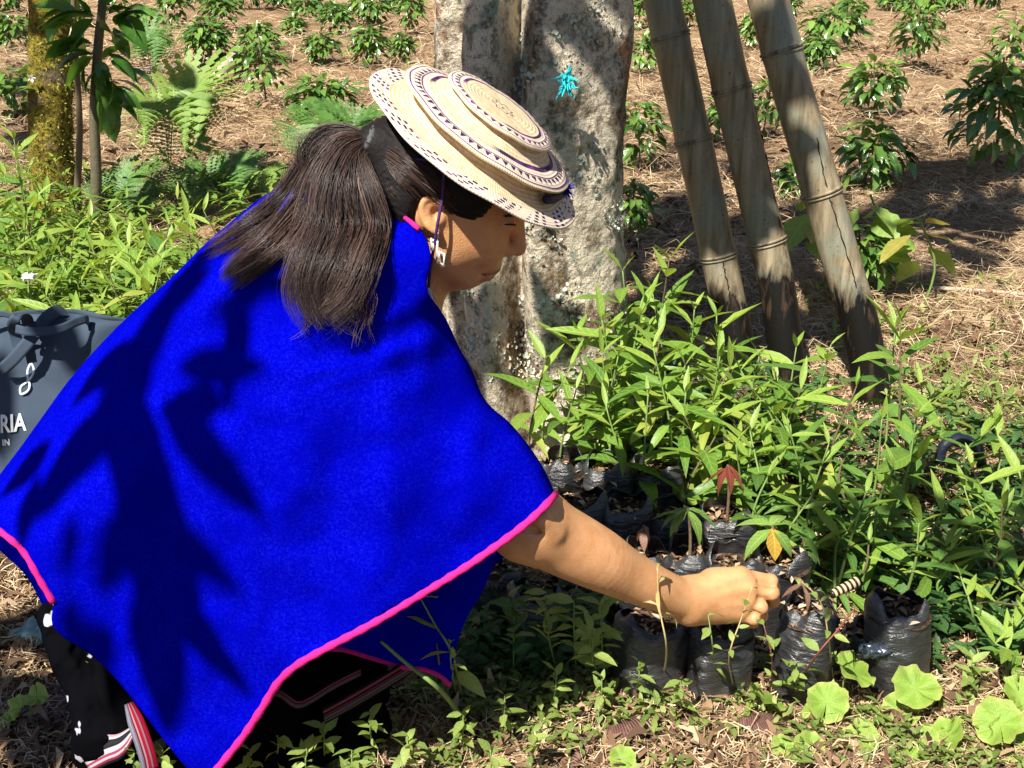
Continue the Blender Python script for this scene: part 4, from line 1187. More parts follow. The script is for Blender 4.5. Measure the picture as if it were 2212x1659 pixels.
# crown: large leaves; where each one's shade falls is worked back along the sunlight
CROWN = leaf_mat('crown_leaf', (0.05, 0.12, 0.02), (0.10, 0.20, 0.04), 0.4, 0.12, 0.3)
cb = MB()
Ls = np.array(SUN)
def shade_leaf(target, dist, L, wid=0.36, ang=None, flat=True):
    """a leaf above the target, turned flat to the light"""
    c_ = np.asarray(target) - Ls * dist
    V_, F_, U_ = leaf_shape(wid, 0.12, 0.12, 6, 0.42, 1.0)
    V_ = V_ - [0.45, 0, 0]
    a_ = rng.uniform(0, 6.283) if ang is None else ang
    e1 = np.cross(Ls, [0, 0, 1.0]); e1 /= np.linalg.norm(e1); e2 = np.cross(Ls, e1)
    d_ = math.cos(a_) * e1 + math.sin(a_) * e2
    y_ = np.cross(-Ls, d_)
    Rm = np.stack([d_, y_, -Ls], 1)
    if not flat:
        t_ = rng.normal(0, 0.5); Rm = Rm @ np.array([[1, 0, 0], [0, math.cos(t_), -math.sin(t_)], [0, math.sin(t_), math.cos(t_)]])
    cb.add((V_ * L) @ Rm.T + c_ - TO, F_, U_, rng.uniform())
def pix_dir(u_, v_, Y_, ang):
    """in-light-plane angle for a shadow that points along a picture direction (degrees, down positive)"""
    a_ = P(u_, v_, Y_); b_ = P(u_ + 10 * math.cos(R(ang)), v_ + 10 * math.sin(R(ang)), Y_)
    d_ = b_ - a_
    e1 = np.cross(Ls, [0, 0, 1.0]); e1 /= np.linalg.norm(e1); e2 = np.cross(Ls, e1)
    return math.atan2(d_ @ e2, d_ @ e1)
# the leafy twig whose shade lies on the back of the poncho (position, direction, length in picture units)
for (u_, v_, a_, L_, w_) in ((300, 1010, 62, 470, 0.40), (430, 960, 48, 330, 0.36), (250, 880, 100, 360, 0.42), (470, 790, 20, 260, 0.42), (510, 740, 80, 260, 0.34),
                          (180, 960, 130, 300, 0.42), (330, 1210, 70, 330, 0.50), (390, 1170, 40, 300, 0.34), (340, 1390, 80, 320, 0.52), (400, 1330, 50, 300, 0.36), (250, 1180, 110, 230, 0.36),
                          (120, 1050, 120, 260, 0.40), (380, 640, 150, 260, 0.42), (300, 760, 140, 280, 0.42), (430, 560, 150, 240, 0.36), (60, 1010, 130, 200, 0.5), (220, 800, 130, 220, 0.36), (60, 1100, 75, 190, 0.4),
                          (150, 1180, 95, 150, 0.3), (520, 650, 170, 170, 0.4), (590, 610, 20, 150, 0.4), (360, 1490, 100, 160, 0.6),
                          (200, 1420, 120, 200, 0.5), (150, 1330, 110, 120, 0.4), (410, 880, 10, 200, 0.5)):
    y_ = float(pon_y(np.array([[u_, v_]]))[0])
    L_m = L_ / 1650.0
    shade_leaf(P(u_, v_, y_), 2.25 + rng.uniform(-0.5, 0.6), L_m * 0.92, w_ * 0.86, pix_dir(u_, v_, y_, a_) )
cb_near = cb
# broken shade on the trunks, poles and the ground behind
def shade_patch(u0, u1, v0, v1, Yf, n, dist=(2.2, 3.4), L=(0.12, 0.22)):
    for _ in range(n):
        u_, v_ = rng.uniform(u0, u1), rng.uniform(v0, v1)
        tgt = G(u_, v_) if Yf is None else P(u_, v_, Yf)
        k = 1.0 if Yf is not None else max(1.0, tgt[1] / 4)
        shade_leaf(tgt, rng.uniform(*dist) * (1 if Yf is not None else 1.1), rng.uniform(*L) * k, rng.uniform(0.34, 0.5), None, False)
shade_patch(960, 1095, 10, 190, 2.52, 30)
shade_patch(950, 1070, 640, 850, 2.52, 9)
shade_patch(1130, 1330, 0, 40, 2.52, 5)
shade_patch(1140, 1210, 140, 230, 2.52, 3)
shade_patch(1120, 1230, 670, 710, 2.50, 3)
shade_patch(1380, 1490, 0, 230, 3.0, 26)
shade_patch(1440, 1560, 330, 460, 3.0, 9)
shade_patch(1500, 1640, 0, 420, 3.0, 40)
shade_patch(1640, 1720, 30, 420, 3.0, 16)
shade_patch(1560, 1640, 380, 520, 3.0, 8)
shade_patch(0, 700, 320, 460, None, 26, (2.6, 3.6), (0.16, 0.30))
shade_patch(0, 150, 60, 330, None, 26, (3.0, 4.2), (0.16, 0.34))
shade_patch(140, 330, 0, 330, 4.5, 22, (2.6, 4.0), (0.14, 0.26))
shade_patch(1330, 2200, 380, 640, None, 60, (2.8, 3.8), (0.14, 0.28))
shade_patch(1960, 2230, 350, 500, None, 46, (2.8, 3.8), (0.18, 0.32))
shade_patch(2060, 2230, 180, 400, 5.6, 40, (3.0, 4.2), (0.18, 0.32))
shade_patch(1330, 1900, 440, 640, None, 40, (2.8, 3.8), (0.16, 0.30))
shade_patch(1750, 2250, 1050, 1300, 1.95, 10, (2.2, 3.2), (0.10, 0.2))
shade_patch(1850, 1990, 1240, 1370, 1.7, 6, (2.2, 3.0), (0.10, 0.18))
shade_patch(-20, 200, 1300, 1640, None, 26, (2.0, 2.8), (0.10, 0.2))
shade_patch(0, 200, 700, 950, 2.25, 2, (2.2, 3.0), (0.12, 0.22))
for _ in range(500):                           # the rest of the crown
    c_ = np.array([tx + rng.normal(-0.4, 1.0), TY + rng.normal(0.6, 0.8), rng.normal(4.9, 0.4)])
    V_, F_, U_ = leaf_shape(0.38, 0.15, 0.3, 6)
    cb.add((V_ * rng.uniform(0.12, 0.2)) @ frame(rng.normal(0, 1, 3) * [1, 1, 0.5]).T + c_ - TO, F_, U_, rng.uniform())
o = obj('crown', cb.data('crown', CROWN), tree, kind='stuff')

# tuft of turquoise yarn tied to the trunk
yp = P(1222, 178, TY - 0.245)
yarn = thing('yarn_tuft', 'small turquoise yarn tuft tied to the lichen covered trunk', 'yarn', yp)
YARN = plain('turquoise_yarn', (0.015, 0.46, 0.50), 0.8, 0.4, 300, 0.4)
yb = MB()
for i in range(46):
    dd_ = np.array([rng.normal(0, 0.55), rng.uniform(-1.0, -0.2), rng.normal(0, 0.9)]); dd_ /= np.linalg.norm(dd_)
    L_ = rng.uniform(0.014, 0.032)
    c_ = np.array([rng.normal(0, 0.004), 0, 0.012 if i % 2 else -0.008])
    V, F, UV = tube([c_, c_ + dd_ * L_ * 0.5, c_ + dd_ * L_ + [0, 0, -0.004]], [0.0024, 0.0022, 0.0012], 5, False); yb.add(V, F, UV)
obj('strands', yb.data('strands', YARN), yarn)
obj('knot', tube_mesh('knot', [(-0.004, -0.004, -0.003), (0, -0.008, 0.002), (0.004, -0.004, 0.006)], 0.004, YARN), yarn)

# ------------------------------------------------------------------ three bamboo poles
def bamboo_mat():
    t = NT('old_bamboo')
    p = coords(t); sp_ = t.n('SeparateXYZ', 2, Vector=p)
    lon = t.noise(t.map(p, (60, 60, 3)), 1.0, 5, 0.6); blo = t.noise(p, 9, 5, 0.6); fine = t.noise(p, 140, 4)
    c = t.ramp(lon, [(0.25, (0.11, 0.082, 0.048)), (0.5, (0.26, 0.205, 0.125)), (0.75, (0.38, 0.315, 0.21))])
    c = t.mix(t.step(blo, 0.48, 0.66), c, t.mix(lon, (0.12, 0.13, 0.085), (0.34, 0.34, 0.27)))
    c = t.mix(t.step(fine, 0.62, 0.72), c, (0.10, 0.075, 0.05))
    a = t.n('Attribute', 2, attribute_name='tint')
    nn = t.noise(t.map(p, (40, 40, 9)), 1.0, 4)
    rot = t.step(t.math('ADD', a, t.math('MULTIPLY_ADD', nn, 0.9, -0.45)), 0.4, 0.6)
    c = t.mix(rot, c, t.mix(t.step(nn, 0.58, 0.68), (0.005, 0.004, 0.003), (0.045, 0.028, 0.017)))
    t.set_b(Base_Color=c, Roughness=0.55, Specular_IOR_Level=0.3, Normal=t.bump(t.math('ADD', lon, t.math('MULTIPLY', fine, 0.4)), 0.35, 0.004))
    return t.m
BAM = bamboo_mat()
DARKC = plain('crack_dark', (0.012, 0.009, 0.007), 0.9)
def bamboo(px, Yb, diam, nodes, rotv, label, crack=None):
    base = P(px[-1][0], px[-1][1], Yb); base = base * [1, 1, 0] + [0, 0, float(gz(base[0], base[1])) - 0.04]
    pts = [P(a, b, Yb + 0.02 * i) for i, (a, b) in enumerate(px[::-1])]
    top = pts[-1] + (pts[-1] - pts[-2]) / np.linalg.norm(pts[-1] - pts[-2]) * 1.1
    pts = [base + (pts[0] - base) * 0.0] + pts[1:] + [top]
    root = thing('bamboo_pole', label, 'pole', base, 'leaning bamboo poles')
    path = catmull(pts, 140)
    v_of = lambda q: CY - FPX * ((q - CAMP) @ UPV) / ((q - CAMP) @ FW)
    vv = np.array([v_of(q) for q in path])
    s_ = np.concatenate([[0], np.cumsum(np.linalg.norm(np.diff(path, axis=0), axis=1))])
    r = np.full(140, diam / 2) * np.linspace(1.03, 0.97, 140)
    nodes_s = [s_[np.argmin(np.abs(vv - nv))] for nv in nodes] + [s_[-1] * 0.8]
    # culm built section by section, each a part between two nodes
    cuts = [0.0] + sorted(nodes_s) + [s_[-1]]
    for a_, b_ in zip(cuts[:-1], cuts[1:]):
        q_ = np.linspace(a_, b_, 26)
        pp = np.stack([np.interp(q_, s_, path[:, k]) for k in range(3)], 1)
        e_ = np.minimum(q_ - a_, b_ - q_)
        rad = diam / 2 * (0.975 + 0.045 * np.exp(-(e_ / 0.022) ** 2) + 0.004 * np.sin(q_ * 40))
        V, F, UV = tube(pp - base, rad, 28, False)
        pv = np.array([v_of(x) for x in (V + base)])
        tint = np.clip((pv - rotv) / 260 + 0.5, 0, 1)
        obj('culm', mesh_data('culm', V, F, BAM, True, UV, tint), root)
    for ns in nodes_s:
        p_ = np.array([np.interp(ns, s_, path[:, k]) for k in range(3)]); t_ = np.array([np.interp(ns + 0.02, s_, path[:, k]) for k in range(3)]) - p_
        t_ /= np.linalg.norm(t_); e1 = np.cross(t_, [0, 1.0, 0]); e1 /= np.linalg.norm(e1); e2 = np.cross(t_, e1)
        th = np.linspace(0, 2 * math.pi, 33)
        mbn = MB()
        for off, rr2 in ((0.0, 0.0045), (-0.009, 0.003)):
            V, F, UV = tube(p_ - base + t_ * off + (diam / 2 * 1.015) * (np.cos(th)[:, None] * e1 + np.sin(th)[:, None] * e2), rr2, 6, False)
            mbn.add(V, F, UV, 0.42 if rr2 > 0.004 else 0.0)
        obj('node_ring', mbn.data('node_ring', BAM), root)
    if crack:
        cp_ = [P(a, b, Yb) for a, b in crack]
        cpp = catmull(cp_, 40)
        out = []
        for q_ in cpp:
            j = np.argmin(np.linalg.norm(path - q_, axis=1) + np.abs(path[:, 2] - q_[2]))
            d_ = q_ - path[j]; lx = np.clip(d_[0], -diam * 0.46, diam * 0.46)
            out.append([path[j][0] + lx + rng.normal(0, 0.0012), path[j][1] - math.sqrt(max(1e-6, (diam / 2) ** 2 - lx ** 2)) + 0.0005, q_[2]])
        obj('crack', tube_mesh('crack', np.array(out) - base, 0.0008 + 0.0013 * np.abs(np.sin(np.arange(40) * 0.8)), DARKC, 5), root)
    return root
bamboo([(1430, 0), (1475, 200), (1520, 400), (1562, 600), (1588, 720), (1610, 830)], 3.05, 0.096, [78, 300, 545], 640, 'leftmost bamboo pole leaning beside the lichen tree', [(1560, 560), (1575, 640), (1584, 720)])
bamboo([(1538, 0), (1582, 200), (1628, 400), (1668, 570), (1690, 700), (1712, 850)], 3.0, 0.097, [192, 520], 590, 'middle bamboo pole with a long dark split', [(1640, 195), (1655, 300), (1672, 400), (1690, 500), (1702, 560)])
bamboo([(1660, 0), (1705, 170), (1765, 380), (1825, 590), (1862, 720), (1895, 860)], 2.95, 0.100, [105, 415], 625, 'rightmost bamboo pole with its dark rotted foot', [(1768, 300), (1786, 400), (1800, 450), (1832, 560), (1848, 620)])
# ------------------------------------------------------------------ leafy weeds with narrow pointed leaves
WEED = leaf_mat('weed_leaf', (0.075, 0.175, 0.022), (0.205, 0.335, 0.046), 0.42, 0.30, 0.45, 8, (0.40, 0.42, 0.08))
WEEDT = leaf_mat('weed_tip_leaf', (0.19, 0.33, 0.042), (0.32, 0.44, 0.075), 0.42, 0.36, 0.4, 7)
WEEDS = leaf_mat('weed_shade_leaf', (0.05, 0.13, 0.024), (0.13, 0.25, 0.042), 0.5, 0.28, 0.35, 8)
STEM = plain('green_stem', (0.16, 0.24, 0.06), 0.6, 0.2, 200)
BSTEM = plain('brown_stem', (0.13, 0.09, 0.05), 0.8, 0.4, 150)
def variants(tag_, mat, n, wid, fold, droop, seg=6, **kw):
    out = []
    for i in range(n):
        V, F, UV = leaf_shape(wid * rng.uniform(0.85, 1.15), fold * rng.uniform(0.6, 1.4), droop * rng.uniform(0.3, 1.6), seg, rng.uniform(0.33, 0.45), 1.05, rng.uniform(0, 0.16), rng.normal(0, 0.25), **kw)
        out.append(mesh_data(tag_, V, F, mat, True, UV))
    return out
LW = variants('leaf', WEED, 9, 0.21, 0.3, 0.42); LT = variants('leaf', WEEDT, 5, 0.24, 0.4, 0.15); LD = variants('leaf', WEEDS, 5, 0.22, 0.25, 0.45)
def weed(tip, Yj=0.0, L=0.10, stems=1, label='', group=None, cat='plant', name='weed_plant', shade=0.0, spacing=0.036, spread=0.05, lown=0.3):
    x, y = tip[0] + rng.normal(0, 0.03), tip[1] + Yj
    base = np.array([x, y, float(gz(x, y)) - 0.005])
    root = thing(name, label, cat, base, group)
    for s_ in range(stems):
        tp = np.asarray(tip) + (0 if s_ == 0 else 1) * np.array([rng.normal(0, spread), rng.normal(0, spread), -abs(rng.normal(0, spread))])
        H_ = np.linalg.norm(tp - base)
        mid = (base + tp) / 2 + np.array([rng.normal(0, 0.03), rng.normal(0, 0.03), 0.02])
        path = catmull([base, mid, tp], 16)
        obj('stem', tube_mesh('stem', path - base, np.linspace(0.0035, 0.0014, 16), STEM if rng.uniform() < 0.75 else BSTEM, 6), root)
        n = max(3, int(H_ * (1 - lown) / spacing))
        a0 = rng.uniform(0, 6.28)
        for k in range(n + 1):
            f = lown + (1 - lown) * k / n
            p = np.array([np.interp(f, np.linspace(0, 1, 16), path[:, c]) for c in range(3)])
            top = (n - k)
            for h_ in (0, 1):
                if rng.uniform() < 0.06: continue
                a_ = a0 + k * 1.57 + h_ * math.pi + rng.normal(0, 0.3)
                el = (0.95 if top == 0 else 0.55 if top == 1 else 0.28 if top < 4 else -0.02) + rng.normal(0, 0.2)
                d_ = np.array([math.cos(a_) * math.cos(el), math.sin(a_) * math.cos(el), math.sin(el)])
                sz = L * (0.45 if top == 0 else 0.75 if top == 1 else 1.0 if top < 6 else 0.85) * rng.uniform(0.55, 1.35)
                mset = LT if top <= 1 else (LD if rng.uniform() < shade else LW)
                place(obj('leaf', mset[rng.integers(len(mset))], root), p - base, d_, sz, rng.normal(0, 0.25))
    return root
ORD = 'first second third fourth fifth sixth seventh eighth ninth tenth eleventh twelfth thirteenth fourteenth fifteenth sixteenth seventeenth eighteenth nineteenth twentieth twenty-first twenty-second twenty-third twenty-fourth twenty-fifth twenty-sixth twenty-seventh twenty-eighth twenty-ninth thirtieth thirty-first thirty-second'.split()
def ordinal(rows):
    us = [r[0] for r in rows]; return {i: ORD[k] for k, i in enumerate(sorted(range(len(us)), key=lambda i: us[i]))}
G1 = 'narrow leaved weeds beside the tree'
mids = [(1345, 585, 2.45, 2, 'tall pointed weed in front of the lichen trunk, its tip just left of the poles'),
        (1445, 562, 2.50, 2, 'tallest pointed weed right under the leftmost bamboo pole'),
        (1178, 775, 2.30, 1, 'pointed weed closest to the woman against the pale trunk foot'),
        (1390, 640, 2.40, 2, None), (1245, 725, 2.38, 2, None), (1300, 690, 2.35, 2, None), (1500, 668, 2.45, 2, None), (1555, 770, 2.40, 2, None), (1425, 725, 2.28, 2, None),
        (1335, 770, 2.25, 2, None), (1480, 790, 2.25, 2, None), (1245, 840, 2.22, 2, None), (1400, 850, 2.18, 2, None), (1600, 800, 2.32, 2, None), (1540, 870, 2.20, 2, None), (1310, 880, 2.2, 1, None), (1480, 900, 2.14, 2, None)]
od = ordinal(mids)
for i_, (u_, v_, Y_, ns, lb) in enumerate(mids):
    weed(P(u_, v_, Y_), 0.03, 0.128 * Y_ / 2.35, ns, lb or 'pointed green weed between lichen trunk and poles, ' + od[i_] + ' tip from the left in that clump', G1, spacing=0.042)
G2 = 'weeds over the seedling bags on the right'
rights = [(1945, 690, 2.2, 2, 'tall thin weed with bare stem standing right of the bamboo feet'), (1730, 840, 2.25, 2, None), (1795, 745, 2.35, 1, None), (1850, 835, 2.2, 1, None), (1700, 905, 2.1, 2, None),
                             (1905, 905, 2.05, 2, None), (1790, 960, 2.0, 2, None), (1680, 985, 2.0, 1, None), (2000, 965, 2.1, 2, None), (2100, 1010, 2.05, 2, None), (2050, 1085, 1.95, 2, None),
                             (2165, 1090, 1.95, 2, None), (1985, 1130, 1.88, 2, None), (1870, 1065, 1.9, 2, None), (2205, 1010, 2.1, 1, None), (2125, 1180, 1.85, 2, None), (2195, 1250, 1.8, 2, None),
                             (2075, 1245, 1.8, 1, None), (1830, 1150, 1.85, 1, None), (1620, 930, 2.12, 2, None), (1650, 860, 2.3, 2, None), (1590, 960, 2.05, 1, None), (1760, 1060, 1.9, 1, None), (1930, 1010, 1.95, 1, None),
                             (2150, 1390, 1.66, 1, 'broad leaved weed low at the right edge beside the front bags'), (2215, 1330, 1.72, 2, None), (1640, 770, 2.45, 2, None), (1720, 750, 2.45, 2, None), (2010, 860, 2.25, 2, None), (2150, 920, 2.25, 2, None)]
od = ordinal(rights)
for i_, (u_, v_, Y_, ns, lb) in enumerate(rights):
    lw = 0.62 if v_ < 700 else 0.22
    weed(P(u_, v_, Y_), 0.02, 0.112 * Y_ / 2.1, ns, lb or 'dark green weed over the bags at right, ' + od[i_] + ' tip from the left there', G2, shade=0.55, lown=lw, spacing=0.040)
G3 = 'weeds behind the woman at the left'
lefts = [(30, 300, 4.0, 2, None), (10, 380, 3.9, 2, None), (60, 360, 4.1, 2, None), (440, 455, 3.5, 1, None), (120, 350, 4.1, 1, None), (95, 405, 3.8, 2, None), (150, 435, 3.8, 2, None), (55, 475, 3.6, 2, None), (195, 475, 3.7, 2, None), (255, 505, 3.6, 2, None), (320, 505, 3.5, 2, None), (365, 485, 3.4, 2, None),
                             (405, 470, 3.3, 2, 'pointed weed rising just above the blue poncho back'), (130, 545, 3.4, 2, None), (225, 560, 3.3, 2, None), (295, 570, 3.2, 2, None), (350, 560, 3.1, 2, None), (60, 580, 3.3, 2, None), (15, 525, 3.4, 2, None),
                             (175, 610, 3.1, 2, None), (240, 620, 3.0, 2, None), (100, 640, 3.0, 2, None), (25, 640, 3.1, 2, None), (-20, 420, 3.8, 2, None), (200, 540, 3.45, 2, None), (280, 530, 3.4, 2, None), (160, 500, 3.6, 1, None), (80, 520, 3.5, 1, None)]
od = ordinal(lefts)
for i_, (u_, v_, Y_, ns, lb) in enumerate(lefts):
    weed(P(u_, v_, Y_), 0.05, 0.14, ns, lb or 'bright narrow leaved weed in the thicket above the tote bag, ' + od[i_] + ' tip from the left', G3, spacing=0.05, lown=0.15, shade=0.15)

# low green cover nobody could count
def cover(name, label, regions, n, L, wid, mat, up=0.4, hmax=0.10, seg=3, z0=0.0, cat='ground cover'):
    V0, F0, U0 = leaf_shape(wid, 0.25, 0.35, seg)
    Vs, Fs, Us, Ts = [], [], [], []
    u0, u1, v0, v1 = [np.array([r[i] for r in regions], float) for i in range(4)]
    wts = np.array([r[4] for r in regions], float); wts /= wts.sum()
    k = rng.choice(len(regions), n, p=wts)
    u_ = rng.uniform(u0[k], u1[k]); v_ = rng.uniform(v0[k], v1[k])
    d = FW[None] * FPX + np.outer(u_ - CX, [1.0, 0, 0]) + np.outer(CY - v_, UPV)
    g = CAMP + d * (-CAM_H / d[:, 2])[:, None]
    # gather into little plants
    nc = max(1, n // 9); ci = rng.integers(0, nc, n)
    g = g[ci % n]; g = g + rng.normal(0, 0.012, g.shape)
    hz = hmax * rng.uniform(0.05, 1.0, nc)[ci] * rng.uniform(0.3, 1.0, n)
    g[:, 2] = gz(g[:, 0], g[:, 1]) + hz + z0
    a = rng.uniform(0, 6.283, n); el = rng.normal(up, 0.35, n)
    dx = np.stack([np.cos(a) * np.cos(el), np.sin(a) * np.cos(el), np.sin(el)], 1)
    yv = np.stack([-np.sin(a), np.cos(a), rng.normal(0, 0.25, n)], 1); yv /= np.linalg.norm(yv, axis=1)[:, None]
    zv = np.cross(dx, yv)
    s = L * rng.uniform(0.5, 1.3, n) * rng.uniform(0.7, 1.2, nc)[ci]
    V = g[:, None] + s[:, None, None] * (V0[None, :, 0:1] * dx[:, None] + V0[None, :, 1:2] * yv[:, None] + V0[None, :, 2:3] * zv[:, None])
    F = (F0[None] + (np.arange(n) * len(V0))[:, None, None]).reshape(-1, 4)
    mb_t = np.repeat(np.clip(0.6 * rng.uniform(0, 1, nc)[ci] + 0.4 * rng.uniform(0, 1, n), 0, 1), len(V0))
    # a thin stalk to the ground for each little plant
    o = obj(name, mesh_data(name, V.reshape(-1, 3), F, mat, True, np.tile(U0, (n, 1)), mb_t), kind='stuff')
    tag(o, label, cat, kind='stuff')
    return o
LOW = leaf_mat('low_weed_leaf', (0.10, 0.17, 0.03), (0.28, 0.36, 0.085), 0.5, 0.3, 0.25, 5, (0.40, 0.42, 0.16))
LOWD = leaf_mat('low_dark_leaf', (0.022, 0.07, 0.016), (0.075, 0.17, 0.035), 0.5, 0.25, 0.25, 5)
cover('small_weeds', 'small pale green weeds sprouting through the litter in front', [(480, 1250, 1470, 1700, 3), (900, 1300, 1440, 1560, 3), (1250, 1700, 1430, 1620, 2.0), (1700, 2290, 1500, 1720, 2.0), (1300, 2290, 1600, 1720, 0.8)], 3600, 0.021, 0.42, LOW, 0.5, 0.045)
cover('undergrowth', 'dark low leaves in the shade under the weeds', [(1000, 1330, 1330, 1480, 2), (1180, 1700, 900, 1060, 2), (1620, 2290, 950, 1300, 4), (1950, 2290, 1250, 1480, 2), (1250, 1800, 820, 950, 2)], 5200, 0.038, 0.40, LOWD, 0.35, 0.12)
cover('thicket_leaves', 'dense fine leaves filling the thicket behind the tote bag', [(-60, 420, 540, 800, 4), (-60, 300, 430, 640, 2), (330, 620, 430, 520, 0.7)], 3800, 0.085, 0.20, WEED, 0.35, 0.26)
cover('field_weeds', 'scattered small green weeds in the straw behind the poles', [(1880, 2260, 620, 900, 1), (2000, 2260, 780, 980, 1.2), (1300, 1900, 640, 800, 0.8), (300, 900, 380, 480, 0.5)], 1500, 0.05, 0.25, LOW, 0.4, 0.07)

# ------------------------------------------------------------------ coffee shrubs
COF = leaf_mat('coffee_leaf', (0.038, 0.105, 0.020), (0.14, 0.26, 0.042), 0.22, 0.16, 0.3, 8, (0.20, 0.33, 0.06), spec=0.8)
COFL = leaf_mat('young_coffee_leaf', (0.10, 0.21, 0.03), (0.20, 0.34, 0.05), 0.25, 0.25, 0.3, 8, spec=0.7)
LC = variants('leaf', COF, 6, 0.44, 0.28, 0.55, 4); LCL = variants('leaf', COFL, 4, 0.42, 0.3, 0.4, 4)
def coffee(u_, vb, hpx, wpx, label, near=False, dens=1.0, group='young coffee shrubs in the field'):
    g = G(u_, vb); Yg = g[1]
    k = (g - CAMP) @ FW / FPX                  # metres a pixel there
    base = np.array([g[0], g[1], float(gz(g[0], g[1])) - 0.01])
    Hh, Rr = hpx * k * 1.0, wpx * k * 0.54
    root = thing('coffee_shrub', label, 'shrub', base, group)
    lean = rng.normal(0, 0.03, 2)
    path = catmull([(0, 0, 0), (lean[0], lean[1], Hh * 0.5), (lean[0] * 1.5, lean[1] * 1.5, Hh * 0.95)], 8)
    obj('stem', tube_mesh('stem', path, np.linspace(0.008, 0.004, 8) * max(0.7, Hh / 0.6), BSTEM, 6), root)
    L = max(0.055, min(0.12, 0.30 * Rr + 0.035)) * (1.05 if near else 1.05)
    n = int((125 if near else 210) * dens)
    fb_ = MB()
    for i in range(n):
        q_ = rng.normal(0, 1, 3); q_ /= np.linalg.norm(q_)
        if q_[2] < -0.2 and rng.uniform() < 0.6: q_[2] = -q_[2]
        rad_ = rng.uniform(0.25, 1.0) ** 0.6
        c_ = np.array([q_[0] * Rr * 0.85 * rad_, q_[1] * Rr * 0.85 * rad_, Hh * (0.53 + 0.43 * q_[2] * rad_)]) + np.append(lean, 0)
        c_ = c_ + np.append(q_[:2] * Rr * 0.12 * math.sin(i * 1.7), 0)
        f = c_[2] / Hh
        d_ = np.array([q_[0] + rng.normal(0, 0.35), q_[1] + rng.normal(0, 0.35), 0.35 * q_[2] - 0.18 + rng.normal(0, 0.25)])
        sz = L * rng.uniform(0.7, 1.25)
        young = f > 0.8 and rng.uniform() < 0.6
        if near:
            ms = LCL if young else LC
            place(obj('leaf', ms[rng.integers(len(ms))], root), c_, d_, sz, rng.normal(0, 0.3))
        else:
            V, F, UV = leaf_shape(0.46, 0.28, 0.5, 3)
            fb_.add((V * sz) @ frame(d_, rng.normal(0, 0.3)).T + c_, F, UV, rng.uniform(0.7, 1.0) if (young or rng.uniform() < 0.25) else rng.uniform(0, 0.75))
    if not near: obj('crown', fb_.data('crown', COF), root, kind='stuff')
    return root
FARL = 'young coffee shrub among the straw far back, upper left of the hat'
FARR = 'young coffee shrub among the straw far back, upper right beyond the poles'
farl = [(385, 60, 95, 75), (455, 150, 120, 95), (470, 75, 80, 80), (310, 70, 70, 80), (545, 25, 60, 70), (570, 140, 90, 80), (668, 42, 60, 75), (735, 95, 75, 70), (690, 140, 75, 70), (795, 55, 70, 90), (800, 145, 100, 85), (895, 85, 95, 60),
                         (610, 20, 40, 60), (250, 30, 60, 70), (180, 60, 60, 60), (20, 95, 90, 80), (15, 30, 60, 70), (440, 20, 50, 60), (850, 20, 50, 60), (330, 130, 70, 70), (740, 35, 40, 50), (640, 85, 50, 50), (860, 130, 70, 50)]
od = ordinal(farl)
for i_, (u_, vb, h_, w_) in enumerate(farl):
    coffee(u_, vb, h_, w_, 'young coffee shrub far back left of the trunk, ' + od[i_] + ' from the left edge')
farr = [(1375, 60, 90, 60), (1490, 60, 70, 50), (1620, 105, 80, 60), (1765, 165, 90, 80), (1790, 115, 100, 140), (1985, 60, 90, 95), (2140, 25, 70, 80), (1830, 40, 50, 60), (1700, 40, 60, 60), (2060, 25, 50, 60), (1920, 25, 40, 60)]
od = ordinal(farr)
for i_, (u_, vb, h_, w_) in enumerate(farr):
    coffee(u_, vb, h_, w_, 'young coffee shrub far back right of the trunk, ' + od[i_] + ' from the trunk')
for (u_, vb, h_, w_, lb) in [(578, 240, 170, 105, 'coffee shrub with lit top and dark foot just left of the hat'), (705, 262, 100, 150, 'wide dark coffee shrub directly above the ponytail'), (462, 150, 110, 90, 'coffee shrub standing left of the pale cut log'),
                             (1380, 165, 100, 80, 'coffee shrub half hidden behind the right edge of the trunk'), (1385, 365, 175, 110, 'coffee shrub between lichen trunk and leftmost bamboo pole'), (1545, 300, 110, 70, 'coffee shrub showing between the left and middle poles'),
                             (1645, 300, 150, 80, 'coffee shrub showing between the middle and right poles'), (1900, 245, 135, 130, 'bright round coffee shrub right of the rightmost pole'), (1985, 155, 150, 110, 'tall narrow coffee shrub behind the bright round one'),
                             (2180, 190, 190, 110, 'tall coffee shrub at the upper right edge'), (2150, 385, 260, 175, 'large dark coffee shrub at the right edge, nearest on that side'), (1855, 410, 170, 150, 'bluish coffee shrub beside the rightmost bamboo pole'), (1880, 640, 170, 130, 'low coffee shrub behind the foot of the rightmost pole'),
                             (1355, 520, 150, 90, 'shaded coffee shrub close behind the trunk edge'), (1700, 430, 90, 70, 'small coffee shrub glimpsed behind the right pole'), (35, 250, 120, 130, 'shaded coffee shrub left of the mossy trunk')]:
    coffee(u_, vb, h_, w_, lb, True, 2.0 if w_ > 170 else 1.3 if w_ > 120 else 1.0)
